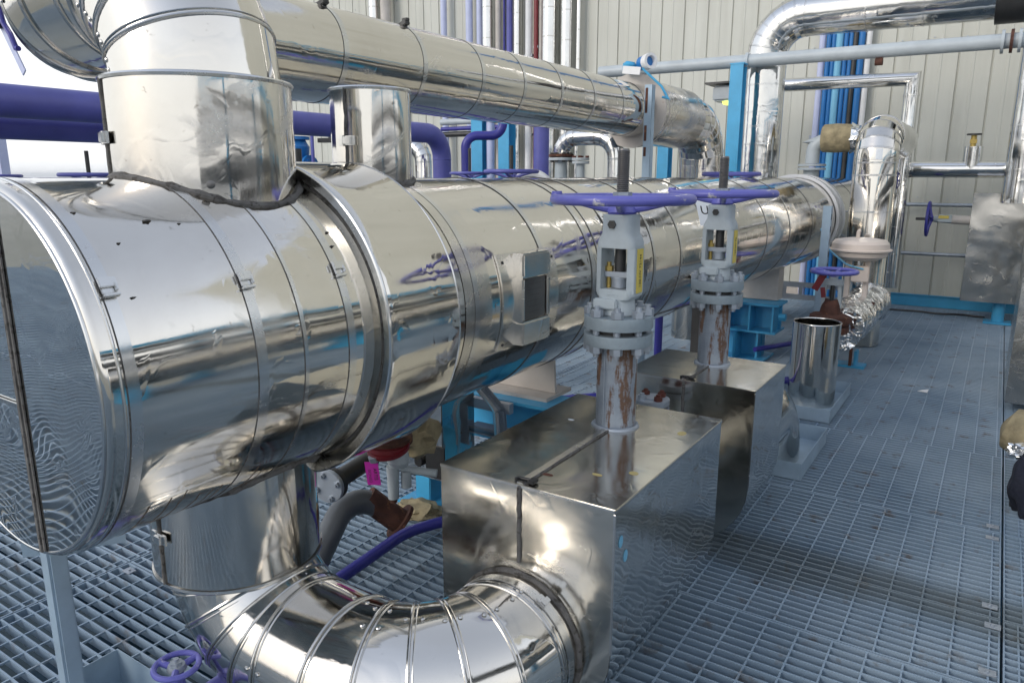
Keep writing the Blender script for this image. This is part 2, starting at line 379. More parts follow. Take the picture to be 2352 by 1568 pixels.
def wall():
    b = B(); x0, x1, z0, z1, Y = -13.0, 9.0, -7.9, 11.0, 9.6
    prof = []; x = x0
    while x < x1:
        for dx, dy in ((0, 0), (0.016, 0), (0.022, 0.018), (0.032, 0.018), (0.038, 0), (0.15, 0), (0.156, -0.005), (0.176, -0.005), (0.182, 0)):
            prof.append((x + dx, Y + dy + (0.02 if x < -5.05 else 0)))
        x += 0.31
    prof.append((x1, Y)); prof += [(x1, Y + 0.4), (x0, Y + 0.4)]
    bt = [b.bm.verts.new((p[0], p[1], z0)) for p in prof]; tp = [b.bm.verts.new((p[0], p[1], z1)) for p in prof]
    n = len(prof)
    for k in range(n): b.bm.faces.new((bt[k], bt[(k + 1) % n], tp[(k + 1) % n], tp[k]))
    b.bm.faces.new(tp)
    t = thing('building_wall', 'tall cream profiled metal wall of the plant building', 'wall', (0, 9.6, 0))
    b.build('sheet_cladding', 'wall', t, smooth=False)
    b = B()
    for k in range(int((x1 - x0) / 0.31)):
        for z in (2.9, 4.2, 1.2):
            xx = x0 + 0.31 * k + 0.09 + random.uniform(-0.01, 0.01)
            b.hexn((xx, Y - (0 if xx > -5.05 else -0.02), z + random.uniform(-.02, .02)), (0, -1, 0), 0.008, 0.01)
    o = b.build('fixing_screws', 'grey_pipe', t)
    b = B(); b.box((-2.3, 9.575, 0.06), (11.0, 0.02, 0.11)); b.box((-2.3, 9.54, 0.012), (11.0, 0.09, 0.012))
    b.build('base_flashing', 'beige', t)
wall()
b = B(); b.box((-0.25, 9.42, 0.065), (1.4, 0.012, 0.13)); b.box((-0.25, 9.405, 0.133), (1.4, 0.04, 0.008))
tag(b.build('kick_plate', 'blue'), 'sky blue steel kick plate along foot of the cream wall', 'kick plate')

# ---------------------------------------------------------------- heat exchanger
XE, ZE, RE = -1.6, 1.052, 0.378
def on_cyl(y, a, r=RE): return Vector((XE + r * math.cos(R(a)), y, ZE + r * math.sin(R(a))))
def buckle(bb, y, a, r=RE, w=0.026):
    """little folded strap clip sitting on the cladding"""
    n = Vector((math.cos(R(a)), 0, math.sin(R(a)))); t = Vector((-math.sin(R(a)), 0, math.cos(R(a)))); Y = Vector((0, 1, 0))
    rot = Matrix((t, Y, n)).transposed(); c = on_cyl(y, a, r)
    bb.box(c + n * 0.005, (0.032, w, 0.005), rot); bb.box(c + n * 0.010 + t * 0.004, (0.018, w * 1.2, 0.006), rot)
    bb.box(c + n * 0.008 - t * 0.020, (0.005, w * 1.1, 0.011), rot); bb.box(c + n * 0.012 - t * 0.006 + Y * w * .4, (0.016, 0.004, 0.008), rot)
ex = thing('heat_exchanger', 'huge polished stainless clad cylinder with flat end cap and raised band lying across the scene', 'heat exchanger', (XE, 0.606, 0))
def strap(y, w, a=None, r=RE, parent=ex, up=0.0012):
    b = B(); b.lathe([(r + up, -w / 2), (r + up, w / 2)], (XE, y, ZE), (0, 1, 0), 128, False)
    o = b.build('strap', 'strap', parent)
    b = B(); b.torus((XE, y - w / 2 - .001, ZE), (0, 1, 0), r + .0003, .0013, 128, 5); b.build('strap_edge', 'mastic', o)
    if a is not None:
        b = B(); buckle(b, y, a, r + up); b.build('buckle', 'strap', o, bevel=0.0012)
def shell(name, y0, y1, r, mt='clad', lead=0.003):
    b = B(); n = max(2, int((y1 - y0) / 0.05))
    b.lathe([(r, y0 + (y1 - y0) * k / n) for k in range(n + 1)], (XE, 0, ZE), (0, 1, 0), 128, False)
    return b.build(name, mt, ex, sharp=60)
b = B(); b.lathe([(0.362, .609)] + [(0.364 + .014 * math.sin(R(9 * k)), .624 - .015 * math.cos(R(9 * k))) for k in range(11)] + [(RE, .66 + .04 * k) for k in range(17)], (XE, 0, ZE), (0, 1, 0), 128, False); b.build('front_shell', 'clad', ex, sharp=60)
shell('rear_shell', 1.49, 9.1, RE - 0.001)
# flat end cap in two halves with a joggle, plus its rolled rim
b = B(); n = 14
rings = [(0.3635) * k / n for k in range(1, n + 1)]
b.lathe([(r, 0.0) for r in rings], (XE, 0.606, ZE), (0, 1, 0), 96, False)
bmesh.ops.contextual_create(b.bm, geom=[v for v in b.bm.verts if (v.co - Vector((XE, .606, ZE))).length < rings[0] * 1.01])
cap_o = b.build('end_cap', 'cap', ex, sharp=60)
b = B(); b.box((XE + 0.072, 0.602, ZE), (0.011, 0.006, 0.71)); b.box((XE + 0.080, 0.6035, ZE), (0.012, 0.003, 0.705)); b.build('cap_seam', 'mastic', cap_o, bevel=0.001)
b = B(); b.box((XE - 0.15, 0.602, ZE - 0.05), (0.43, 0.004, 0.008)); b.build('cap_seam', 'rib', cap_o)
b = B(); b.torus((XE, 0.609, ZE), (0, 1, 0), .365, 0.0045, 128, 10); b.torus((XE, 0.640, ZE), (0, 1, 0), RE + 0.0002, 0.003, 128, 8); b.build('cap_rim', 'strap', ex)
strap(0.660, 0.022, 30.8); strap(0.931, 0.024, 27.8); strap(1.182, 0.022, 27.3); strap(1.045, 0.010, None, up=0.0012)
# raised flange band
RB = 0.42
b = B()
b.lathe([(RB - 0.002, 1.262), (RB, 1.268), (RB, 1.30), (RB, 1.40), (RB, 1.50), (RB, 1.535), (RB - 0.006, 1.541), (RE - 0.002, 1.535)], (XE, 0, ZE), (0, 1, 0), 128, False)
band = b.build('flange_band', 'clad', ex)
b = B(); b.lathe([(RE, 1.283), (RE + .014, 1.274), (RE + .016, 1.270), (RB - .003, 1.2615)], (XE, 0, ZE), (0, 1, 0), 128, False); b.build('band_face', 'dull_box', band)
b = B(); b.torus((XE, 1.266, ZE), (0, 1, 0), RB - 0.001, 0.0055, 128, 8); b.torus((XE, 1.538, ZE), (0, 1, 0), RB - 0.0015, 0.0035, 128, 8); b.build('band_bead', 'strap', band)
b = B(); b.torus((XE, 1.284, ZE), (0, 1, 0), RE + 0.001, 0.004, 128, 6); b.build('band_sealant', 'mastic', band)
for y, w, a in ((1.675, 0.022, None), (2.075, 0.024, None), (2.405, 0.026, None), (2.46, 0.008, None), (2.60, 0.02, 37.1), (2.98, 0.022, None), (3.30, 0.02, 74.6), (3.70, 0.02, 70.7), (4.15, 0.02, None), (4.82, 0.022, None), (5.42, 0.022, None), (6.16, 0.022, None), (8.2, 0.02, None)):
    strap(y, w, a)
# scuffed brushed bands of cladding each side of the name plate
b = B(); b.lathe([(RE + 0.0006, 1.62 + .01 * k) for k in range(14)], (XE, 0, ZE), (0, 1, 0), 128, False); b.build('scuffed_sheet', 'clad_rough', ex, sharp=60)
# name plate pocket
n = Vector((1, 0, 0))
def patch(y0, y1, a0, a1, r, th):
    bb = B(); k = 10; rg = []
    for i in range(k + 1):
        a = a0 + (a1 - a0) * i / k
        rg.append([on_cyl(y0, a, r), on_cyl(y1, a, r), on_cyl(y1, a, r + th), on_cyl(y0, a, r + th)])
    return bb.loft(rg, True)
b = patch(1.80, 2.135, -22, 23.5, RE, 0.006); plate = b.build('plate_flashing', 'clad_rough', ex, bevel=0.0015)
b = B()
xo = XE + RE + 0.020
b.box((xo - 0.02, 1.965, ZE + 0.113), (0.05, 0.165, 0.075)); b.box((xo - 0.02, 1.965, ZE - 0.10), (0.05, 0.165, 0.075))
b.box((xo - 0.02, 1.888, ZE + 0.006), (0.05, 0.014, 0.14)); b.box((xo - 0.02, 2.040, ZE + 0.006), (0.05, 0.016, 0.14))
b.build('plate_pocket', 'clad_rough', plate, bevel=0.006)
b = B(); b.box((XE + RE + 0.012, 1.963, ZE + 0.005), (0.004, 0.13, 0.13)); b.build('name_plate', 'thread', plate)
text("HEAT EXCHANGER\nSERIAL NO. 1\nDESIGN PRESS. BAR\nDESIGN TEMP. C\nTEST PRESS. BAR\nVOLUME LITRE\nYEAR", 0.0105, basis((XE + RE + 0.0145, 1.963, ZE + 0.004), (0, 1, 0), (0, 0, 1)), plate, th=0.0003) if False else None
b = B()
for k in range(6): b.box((XE + RE + 0.0143, 1.963 + random.uniform(-.006, .004), ZE + 0.052 - 0.018 * k), (0.0008, 0.075 + random.uniform(-.02, .02), 0.0008))
b.build('engraving', 'dark', plate)
for y, z in ((1.825, .125), (1.825, -.125), (2.115, .12), (2.115, -.12)):
    a = math.degrees(math.asin(z / RE)); p = on_cyl(y, a, RE + 0.006); B().lathe([(0.005, 0), (0.005, 0.002), (0.002, 0.004)], p, p - Vector((XE, y, ZE)), 10).build('rivet', 'dark', plate)
# far white saddle straps
b = B()
for y in (7.15, 7.36): b.lathe([(RE + .004, -0.045), (RE + 0.03, -0.045), (RE + 0.03, 0.045), (RE + .004, 0.045)], (XE, y, ZE), (0, 1, 0), 96, False)
b.build('holding_strap', 'white', ex)
b = B(); b.lathe([(RE - 0.002, 9.1), (RE * .85, 9.2), (RE * .5, 9.26), (0.001, 9.28)], (XE, 0, ZE), (0, 1, 0), 96); b.build('far_head', 'clad', ex)
# nozzles with mastic seams
def nozzle(yc, rn, zrim, sgn, re_, name, clip_a):
    z_in = ZE + sgn * math.sqrt(re_ ** 2 - rn ** 2) * 0.97; b = B(); h = abs(zrim - z_in)
    b.lathe([(rn, h * k / 8) for k in range(9)], (XE, yc, z_in), (0, 0, sgn), 96, False)
    b2 = [(rn, h - 0.0005), (rn + 0.004, h - 0.003), (rn + 0.005, h + 0.003), (rn + 0.002, h + 0.007), (rn - 0.03, h + 0.007), (rn - .03, h - 0.004)]
    nz = b.build(name, 'clad_v', ex, sharp=50)
    b = B(); b.lathe(b2, (XE, yc, z_in), (0, 0, sgn), 96, False); b.build('rolled_rim', 'strap', nz)
    cv = saddle_curve(XE, yc, rn + 0.004, XE, ZE, re_ + 0.002, sgn); rr = [0.006 + 0.009 * abs(noise.noise(p * 22)) + 0.006 * noise.noise(p * 80) for p in cv]
    b = B(); b.tube(cv, rr, 8, closed=True); b.build('sealant', 'mastic', nz)
    c, s_ = math.cos(R(clip_a)), math.sin(R(clip_a)); rad = Vector((c, s_, 0)); tan = Vector((-s_, c, 0))
    # lap seam with black sealant, and the over-centre clip
    b = B(); z_lo = ZE + sgn * math.sqrt(max(0.0, re_ ** 2 - (rn * c) ** 2)); pts = []
    for k in range(14):
        f = k / 13; z = z_lo + (zrim - z_lo) * f; pts.append(Vector((XE, yc, z)) + rad * (rn + 0.001) + tan * 0.004 * noise.noise(Vector((f * 5, rn * 9, 1))))
    b.tube(pts, [0.004 + 0.003 * abs(noise.noise(p * 40)) for p in pts], 8); b.build('lap_seam', 'mastic', nz)
    zc = z_lo + (zrim - z_lo) * 0.42; b = B(); rot = Matrix((tan, Vector((0, 0, 1)), rad)).transposed(); p = Vector((XE, yc, zc)) + rad * (rn + 0.006)
    b.box(p + tan * 0.018, (0.034, 0.026, 0.006), rot); b.box(p - tan * 0.014, (0.018, 0.030, 0.006), rot); b.box(p + rad * .007 + tan * 0.012, (0.026, 0.020, 0.008), rot)
    b.cyl(p - tan * .006 - Vector((0, 0, .014)), p - tan * .006 + Vector((0, 0, .014)), 0.004, seg=8); b.build('clip', 'strap', nz, bevel=0.001)
    return nz
NY = 1.10
nu = nozzle(NY, 0.207, 1.64, 1, RE, 'upper_nozzle', 253)
nl = nozzle(NY, 0.210, 0.455, -1, RE, 'lower_nozzle', 268)
ns = nozzle(1.665, 0.118, 1.676, 1, RE, 'short_nozzle', 277)
b = B(); b.lathe([(0.114, 0), (0.06, 0.006), (0.001, 0.007)], (XE, 1.665, 1.675), (0, 0, 1), 64); b.build('lid', 'strap', ns)
b = B(); p = Vector((XE + .207 * math.cos(R(-33)), NY + .207 * math.sin(R(-33)), 1.415)); b.lathe([(0.009, 0), (0.009, 0.003), (0.004, 0.005)], p, (math.cos(R(-33)), math.sin(R(-33)), 0), 14); b.build('rivet', 'thread', nu)
# blobs of old sealant and dents on the front shell
for i, (y, a, s_) in enumerate(((0.80, 52, .0065), (0.72, 44, .003), (0.68, 57, .0035), (0.86, 50, .003), (0.70, 27, .004), (1.20, 36, .005), (1.21, 42, .004))):
    c = on_cyl(y, a, RE); o = blob(c, s_, i, (1.3, 1.3, 0.35), 0.7, 2, 2).build('sealant_smear', 'mastic', ex)
b = B(); b.box((XE - .02, 1.60, ZE + RE + .048), (.05, .035, .018), Matrix.Rotation(R(20), 3, 'Z')); b.build('bent_sheet', 'rust', ns, bevel=0.006)

for i in range(9):
    y = 0.72 + 0.035 * i + random.uniform(-.01, .01); a0, a1 = -38 - random.uniform(0, 8), -66 - random.uniform(0, 10)
    b = B(); pts = [on_cyl(y + .004 * noise.noise(Vector((k * .8, i, 3))), a0 + (a1 - a0) * k / 10, RE + .0002) for k in range(11)]
    wd = random.uniform(.0012, .003); b.loft([[p + Vector((0, -wd * (1 - k / 14), 0)), p + Vector((0, wd * (1 - k / 14), 0)), p + Vector((0, wd * .5, 0)) + (p - Vector((XE, p.y, ZE))) * .0012, p + Vector((0, -wd * .5, 0)) + (p - Vector((XE, p.y, ZE))) * .0012] for k, p in enumerate(pts)]); b.build('drip_stain', 'insul_dark', ex)
# saddles and steelwork under the exchanger
sp = thing('exchanger_support', 'sky blue steel support with beige saddle plate under the front of the exchanger', 'support', (-1.75, 2.6, 0))
B().box((-2.02, 2.38, 0.15), (0.085, 0.085, 0.30)).build('post', 'blue', sp, bevel=.004); B().box((-1.42, 2.70, 0.14), (0.085, 0.085, .28)).build('post', 'blue', sp, bevel=0.004)
b = B(); b.box((-2.02, 2.38, 0.006), (0.20, 0.20, 0.012)); b.build('base_plate', 'blue', sp)
b = B(); b.box((-1.7, 2.64, 0.475), (0.72, 0.20, 0.014)); b.box((-1.7, 2.64, 0.295), (0.72, 0.20, 0.014)); b.box((-1.7, 2.64, 0.385), (0.72, 0.012, 0.18)); b.build('beam', 'blue', sp)
b = B(); pts = [(XE + RE * 1.0 * math.cos(R(a)), 2.70, ZE + RE * math.sin(R(a))) for a in range(-150, -81, 6)] + [(XE + 0.05, 2.70, 0.50), (XE - 0.33, 2.70, 0.50)]
b.poly(pts, (0, 1, 0), 0.014); b.box((XE - .14, 2.72, 0.49), (0.40, 0.22, 0.016)); b.build('saddle_plate', 'beige', sp, smooth=False)

ct = thing('cable_channel', 'grey perforated cable channel bent down under the exchanger beside sky blue support', 'cable channel', (-1.75, 2.42, 0))
def channel(b, a, c, w=0.055, d=0.02):
    b.bar(a, c, w, 0.003); v = (Vector(c) - Vector(a)).normalized(); s_ = Vector((0, 0, 1)).cross(v)
    s_ = s_.normalized() if s_.length > .1 else Vector((0, 1, 0)); n_ = v.cross(s_)
    for q in (-1, 1): b.bar(Vector(a) + s_ * w / 2 * q + n_ * d / 2, Vector(c) + s_ * w / 2 * q + n_ * d / 2, 0.003, d, up=n_)
b = B(); channel(b, (-1.81, 2.42, 0.60), (-1.67, 2.43, 0.47)); channel(b, (-1.67, 2.43, 0.47), (-1.665, 2.44, 0.28)); b.build('channel', 'galv', ct, smooth=False)
b = B(); b.box((-1.80, 2.47, 0.475), (0.34, 0.03, 0.045)); b.box((-1.73, 2.47, .37), (0.2, 0.06, 0.012)); b.box((-1.73, 2.47, .345), (0.2, 0.06, 0.008)); b.build('bracket', 'galv', ct, smooth=False)
b = B(); b.tube(fillet([(-1.80, 2.40, 0.62), (-1.672, 2.405, 0.475), (-1.66, 2.41, 0.2)], 0.04, 5)[0], 0.006, 10); b.build('cable', 'cable', ct)
for i, (x, lb) in enumerate(((-1.905, 'pale blue cable hanging under the exchanger, left of the pair'), (-1.890, 'pale blue cable hanging under the exchanger, right of the pair'))):
    b = B(); b.tube(fillet([(x, 2.38, 0.50), (x + .045, 2.37, .40), (x + 0.07 + .02 * i, 2.36, 0.25), (x + .075 + .015 * i, 2.36, 0.0)], 0.08, 5)[0], 0.0055, 10)
    tag(b.build('hanging_cable', 'cable'), lb, 'cable', 'cables hanging under the exchanger')
sb = thing('instrument_box', 'dark stainless box under the exchanger behind the lower nozzle', 'box', (-1.86, 2.22, 0.2))
b = B(); b.box((-1.86, 2.28, 0.40), (0.19, 0.22, 0.36)); b.build('housing', 'box', sb, bevel=0.003)
b = B(); b.box((-1.80, 2.166, 0.30), (0.10, 0.006, 0.14)); b.cyl((-1.88, 2.15, .29), (-1.88, 2.17, .29), .022); b.build('hatch', 'dark', sb, bevel=0.002)
dv = thing('drain_valve', 'grey drain valve with rusty flange hanging below the exchanger', 'valve', (-1.70, 1.75, 0.3))
b = B(); b.cyl((-1.69, 1.78, 0.66), (-1.69, 1.78, 0.54), 0.045); b.lathe([(0.085, 0), (0.085, 0.02)], (-1.69, 1.78, 0.53), (0, 0, 1), 32); b.build('stub', 'rust', dv)
b = B(); b.lathe([(.03, 0), (.04, .02), (.036, .05), (.02, .06)], (-1.655, 1.79, 0.445), (0, 0, 1), 20); b.cyl((-1.665, 1.77, .45), (-1.665, 1.77, 0.33), 0.022, 0.019); b.cyl((-1.63, 1.80, .43), (-1.63, 1.80, .37), .018); b.cyl((-1.65, 1.8, .43), (-1.54, 1.86, .42), .014); b.build('body', 'silver', dv)
b = B(); b.cyl((-1.665, 1.77, .33), (-1.665, 1.77, .315), 0.012); b.build('outlet', 'rust', dv)
b = B(); b.lathe([(.060, .002), (.070, 0), (.074, .004), (.074, .018), (.060, .02)], (-1.665, 1.755, 0.515), Vector((0.05, -0.25, 1)), 40, False); b.cyl((-1.665, 1.755, .52), (-1.665, 1.755, .535), .07); b.build('handwheel', 'red', dv)
b = B(); b.hexn((-1.672, 1.692, 0.495), (0, -.3, 1), 0.02, .018); b.build('nut', 'galv', dv)
tg = thing('magenta_tag', 'bright magenta plastic tag hanging from the red wheel of the drain valve', 'tag', (-1.70, 1.66, 0.4))
rx = Vector((0.86, 0.5, 0)).normalized(); up = Vector((-0.12, -.02, 1)).normalized()
b = B(); b.box(Vector((-1.672, 1.680, 0.452)), (0.046, 0.0015, 0.082), Matrix((rx, up.cross(rx).normalized(), up)).transposed()); b.build('card', 'magenta', tg)
nrm = rx.cross(up)
text("ARTIS", 0.0165, basis(Vector((-1.664, 1.6845, 0.450)) + nrm * 0.0012, -up, rx), tg)
text("SIONED", 0.0135, basis(Vector((-1.680, 1.6755, 0.443)) + nrm * 0.0012, -up, rx), tg)
bf = thing('blind_flange', 'grey blind flange with dark gasket peeking from behind the lower nozzle', 'flange', (-1.9, 1.75, 0.37))
b = B(); b.lathe([(.062, 0), (.062, .018)], (-1.91, 1.70, .345), (.25, -1, 0), 32); b.build('disc', 'galv', bf, bevel=.002)
b = B(); b.lathe([(.062, 0), (.062, .02)], (-1.915, 1.722, .345), (.25, -1, 0), 32); b.cyl((-1.915, 1.72, .345), (-1.94, 1.95, .36), .035); b.build('mating_flange', 'dark', bf)
for a in (20, 110, 200, 290):
    b = B(); c = Vector((-1.9055, 1.682, .345)) + Vector((.97, .24, 0)) * .045 * math.cos(R(a)) + Vector((0, 0, 1)) * .045 * math.sin(R(a)); b.hexn(c, (.25, -1, 0), .012, .01); b.cyl(c, c + Vector((.004, -.016, 0)), .006, seg=10); b.build('bolt', 'galv', bf)
o = blob((-1.94, 2.22, 0.035), 0.085, 3, (1.2, .9, .42), 0.5, 3, 2.5).build('insulation_scrap', 'insul'); tag(o, 'lump of torn brown insulation lying on the grating by the blue post', 'insulation')
o = blob((-1.75, 1.98, 0.48), 0.10, 5, (1, 1, .8), 0.4, 3, 2.5).build('insulation_scrap', 'insul'); tag(o, 'torn brown insulation bulging below the exchanger over the drain valve', 'insulation')
dp = thing('dark_pipe', 'dark grey bent pipe with rusted flanged end behind the lower nozzle', 'pipe', (-1.9, 1.7, 0))
pth, _ = fillet([(-1.90, 1.40, -0.15), (-1.93, 1.62, 0.05), (-1.97, 1.86, 0.26), (-1.84, 1.99, 0.10)], [.1, .12], 8)
b = B(); b.tube(pth, 0.047, 24); b.build('bend', 'dark_pipe', dp)
b = B(); b.tube([(-1.93, 1.90, .215), (-1.885, 1.945, .155), (-1.845, 1.985, 0.106)], [.0485, .0485, .05], 24); b.build('bare_end', 'rust', dp)
b = B(); b.lathe([(.075, 0), (.075, .014)], (-1.845, 1.985, .106), (.6, .55, -.72), 28); b.build('flange', 'rust', dp)
b = B(); b.tube(fillet([(-1.80, 1.30, 0.045), (-1.735, 1.55, 0.095), (-1.73, 1.90, 0.125), (-1.66, 2.07, 0.125), (-1.3, 2.3, .12)], [.3, .3, .2], 7)[0], 0.0215, 20)
tag(b.build('floor_pipe', 'purple_dark'), 'dark purple pipe running along the grating between nozzle and front valve box', 'pipe')
# rear pedestal
pd = thing('rear_pedestal', 'sky blue stiffened steel pedestal under the exchanger behind the second valve', 'support', (-1.58, 5.95, 0))
b = B(); b.box((-1.66, 5.95, 0.455), (0.62, 0.30, 0.02)); b.box((-1.66, 5.95, 0.235), (0.60, 0.30, 0.016)); b.build('flanges', 'blue', pd, bevel=.003)
b = B(); b.box((-1.66, 5.98, 0.345), (0.60, 0.016, 0.20)); b.build('web', 'blue', pd)
for x in (-1.94, -1.75, -1.57, -1.39): B().box((x, 5.89, 0.345), (0.014, 0.17, 0.20)).build('stiffener', 'blue', pd)
b = B(); b.box((-1.66, 5.95, 0.11), (0.34, 0.02, 0.235)); b.box((-1.66, 5.85, 0.11), (0.016, .2, .235)); b.box((-1.505, 5.95, .11), (.016, .22, .235)); b.box((-1.66, 5.93, .01), (.46, .36, .016)); b.build('column', 'blue', pd)
b = B(); b.hexn((-1.345, 5.83, .37), (1, 0, 0), .03, .05); b.build('bolt', 'blue', pd)
b = B(); pts = [(XE + RE * math.cos(R(a)), 6.0, ZE + RE * math.sin(R(a))) for a in range(-140, -59, 8)] + [(XE + 0.19, 6.0, 0.47), (XE - 0.29, 6.0, 0.47)]
b.poly(pts, (0, 1, 0), .16); b.build('saddle', 'beige', pd, smooth=False)

# ---------------------------------------------------------------- big elbow pipes
def ribbed_pipe(root, pts, Rr, r, nseg, mt, end_rings=(), ribr=0.0042, body='cladding', screws=(), seg=64, beads=True):
    pth, jn = fillet(pts, Rr, nseg)
    b = B(); b.tube(pth, r, seg); o = b.build(body, mt, root, sharp=9)
    for i, (p, t) in enumerate(jn if beads else []):
        bb = B(); bb.torus(p, t, r + 0.001, ribr, 64, 8); bb.torus(p + t * 0.011, t, r + 0.0005, ribr * .5, 64, 6); bb.build('bead', 'rib', root)
    if screws:
        for i, (p, t) in enumerate(jn):
            for a in screws:
                x, y, _ = B().frame(t)
                best = None
                for k in range(72):
                    d = x * math.cos(R(k * 5)) + y * math.sin(R(k * 5)); f = d.dot(Vector(a).normalized())
                    if best is None or f > best[0]: best = (f, d)
                d = best[1]
                for q in (-0.016, 0.024):
                    c = p + d * (r + 0.0005) + t * (q + random.uniform(-.003, .003)); B().lathe([(0.0058, 0), (0.0058, 0.002), (0.0035, 0.004)], c, d, 10).build('screw', 'rib', root)
    return o
le = thing('lower_elbow_pipe', 'ribbed stainless pipe sweeping from the lower nozzle into the front valve box', 'pipe', (-1.45, 1.10, 0))
ZP = 0.25; XB = -0.93
ribbed_pipe(le, [(XE, NY, 0.56), (XE, NY, ZP), (XB, NY, ZP), (XB, 1.455, ZP)], [0.255, 0.26], 0.182, 5, 'clad', screws=((-1, -0.35, 0.1), (0.3, 0.15, 1)))
b = B(); b.lathe([(0.183, 0), (.1865, .001), (.1865, .024), (.183, .025)], (XB, 1.385, ZP), (0, 1, 0), 96, False); st = b.build('strap', 'strap', le)
b = B(); c = Vector((XB + .187 * math.cos(R(58)), 1.397, ZP + .187 * math.sin(R(58)))); d = Vector((math.cos(R(58)), 0, math.sin(R(58)))); t = Vector((-d.z, 0, d.x)); rot = Matrix((t, Vector((0, 1, 0)), d)).transposed()
b.box(c + d * .004, (.03, .024, .006), rot); b.box(c + d * .01 - t * .006, (.014, .028, .006), rot); b.build('buckle', 'strap', st, bevel=.001)
ue = thing('upper_pipe', 'long stainless clad pipe rising from the upper nozzle and running back above the exchanger', 'pipe', (XE, NY, 1.64))
XU, ZU = -2.255, 1.888
ribbed_pipe(ue, [(XE, NY, 1.55), (XE, NY, ZU), (XU, NY, ZU), (XU, 1.52, ZU)], [0.25, 0.25], 0.185, 5, 'clad', ribr=.005, body='mitred_bend', screws=((-0.35, -1, -0.2),))
b = B(); b.tube([(XU, 1.45 + .1 * k, ZU) for k in range(36)], 0.178, 96); b.build('straight_run', 'clad', ue, sharp=60)
for i, y in enumerate((1.60, 2.05, 2.50, 2.92, 3.28, 3.66, 4.05, 4.45, 4.78)):
    b = B(); b.lathe([(.1795, -.0125), (.1795, .0125)], (XU, y, ZU), (0, 1, 0), 96, False); s_ = b.build('strap', 'strap', ue); b = B(); b.torus((XU, y - .0135, ZU), (0, 1, 0), .178, .0016, 96, 5); b.build('strap_edge', 'dark', s_)
    if i in (1, 2):
        b = B(); c = Vector((XU + .182 * math.cos(R(70)), y, ZU + .182 * math.sin(R(70)))); b.box(c, (.05, .028, .02), Matrix.Rotation(R(-20), 3, 'Y')); b.box(c + Vector((.012, 0, .016)), (.03, .02, .014)); b.build('buckle', 'dark', s_, bevel=.003)
b = B(); b.lathe([(.17, 0), (.252, 0), (.252, .022), (.17, .022)], (XU, 4.96, ZU), (0, 1, 0), 72, False); b.lathe([(.17, 0), (.246, 0), (.246, .02), (.17, .02)], (XU, 5.04, ZU), (0, 1, 0), 72, False)
col_ = b.build('collar', 'beige', ue)
b = B(); b.lathe([(.246, 4.985), (.246, 5.035)], (XU, 0, ZU), (0, 1, 0), 72, False); b.lathe([(.225, 5.05), (.228, 5.1), (.228, 5.85), (.18, 5.95)], (XU, 0, ZU), (0, 1, 0), 72, False); b.build('thick_insulation', 'clad_rough', ue)
ribbed_pipe(ue, [(XU, 5.85, ZU), (XU, 6.45, ZU), (XU, 6.45, -.2)], [0.36], 0.19, 5, 'clad', ribr=.0022, body='far_bend')

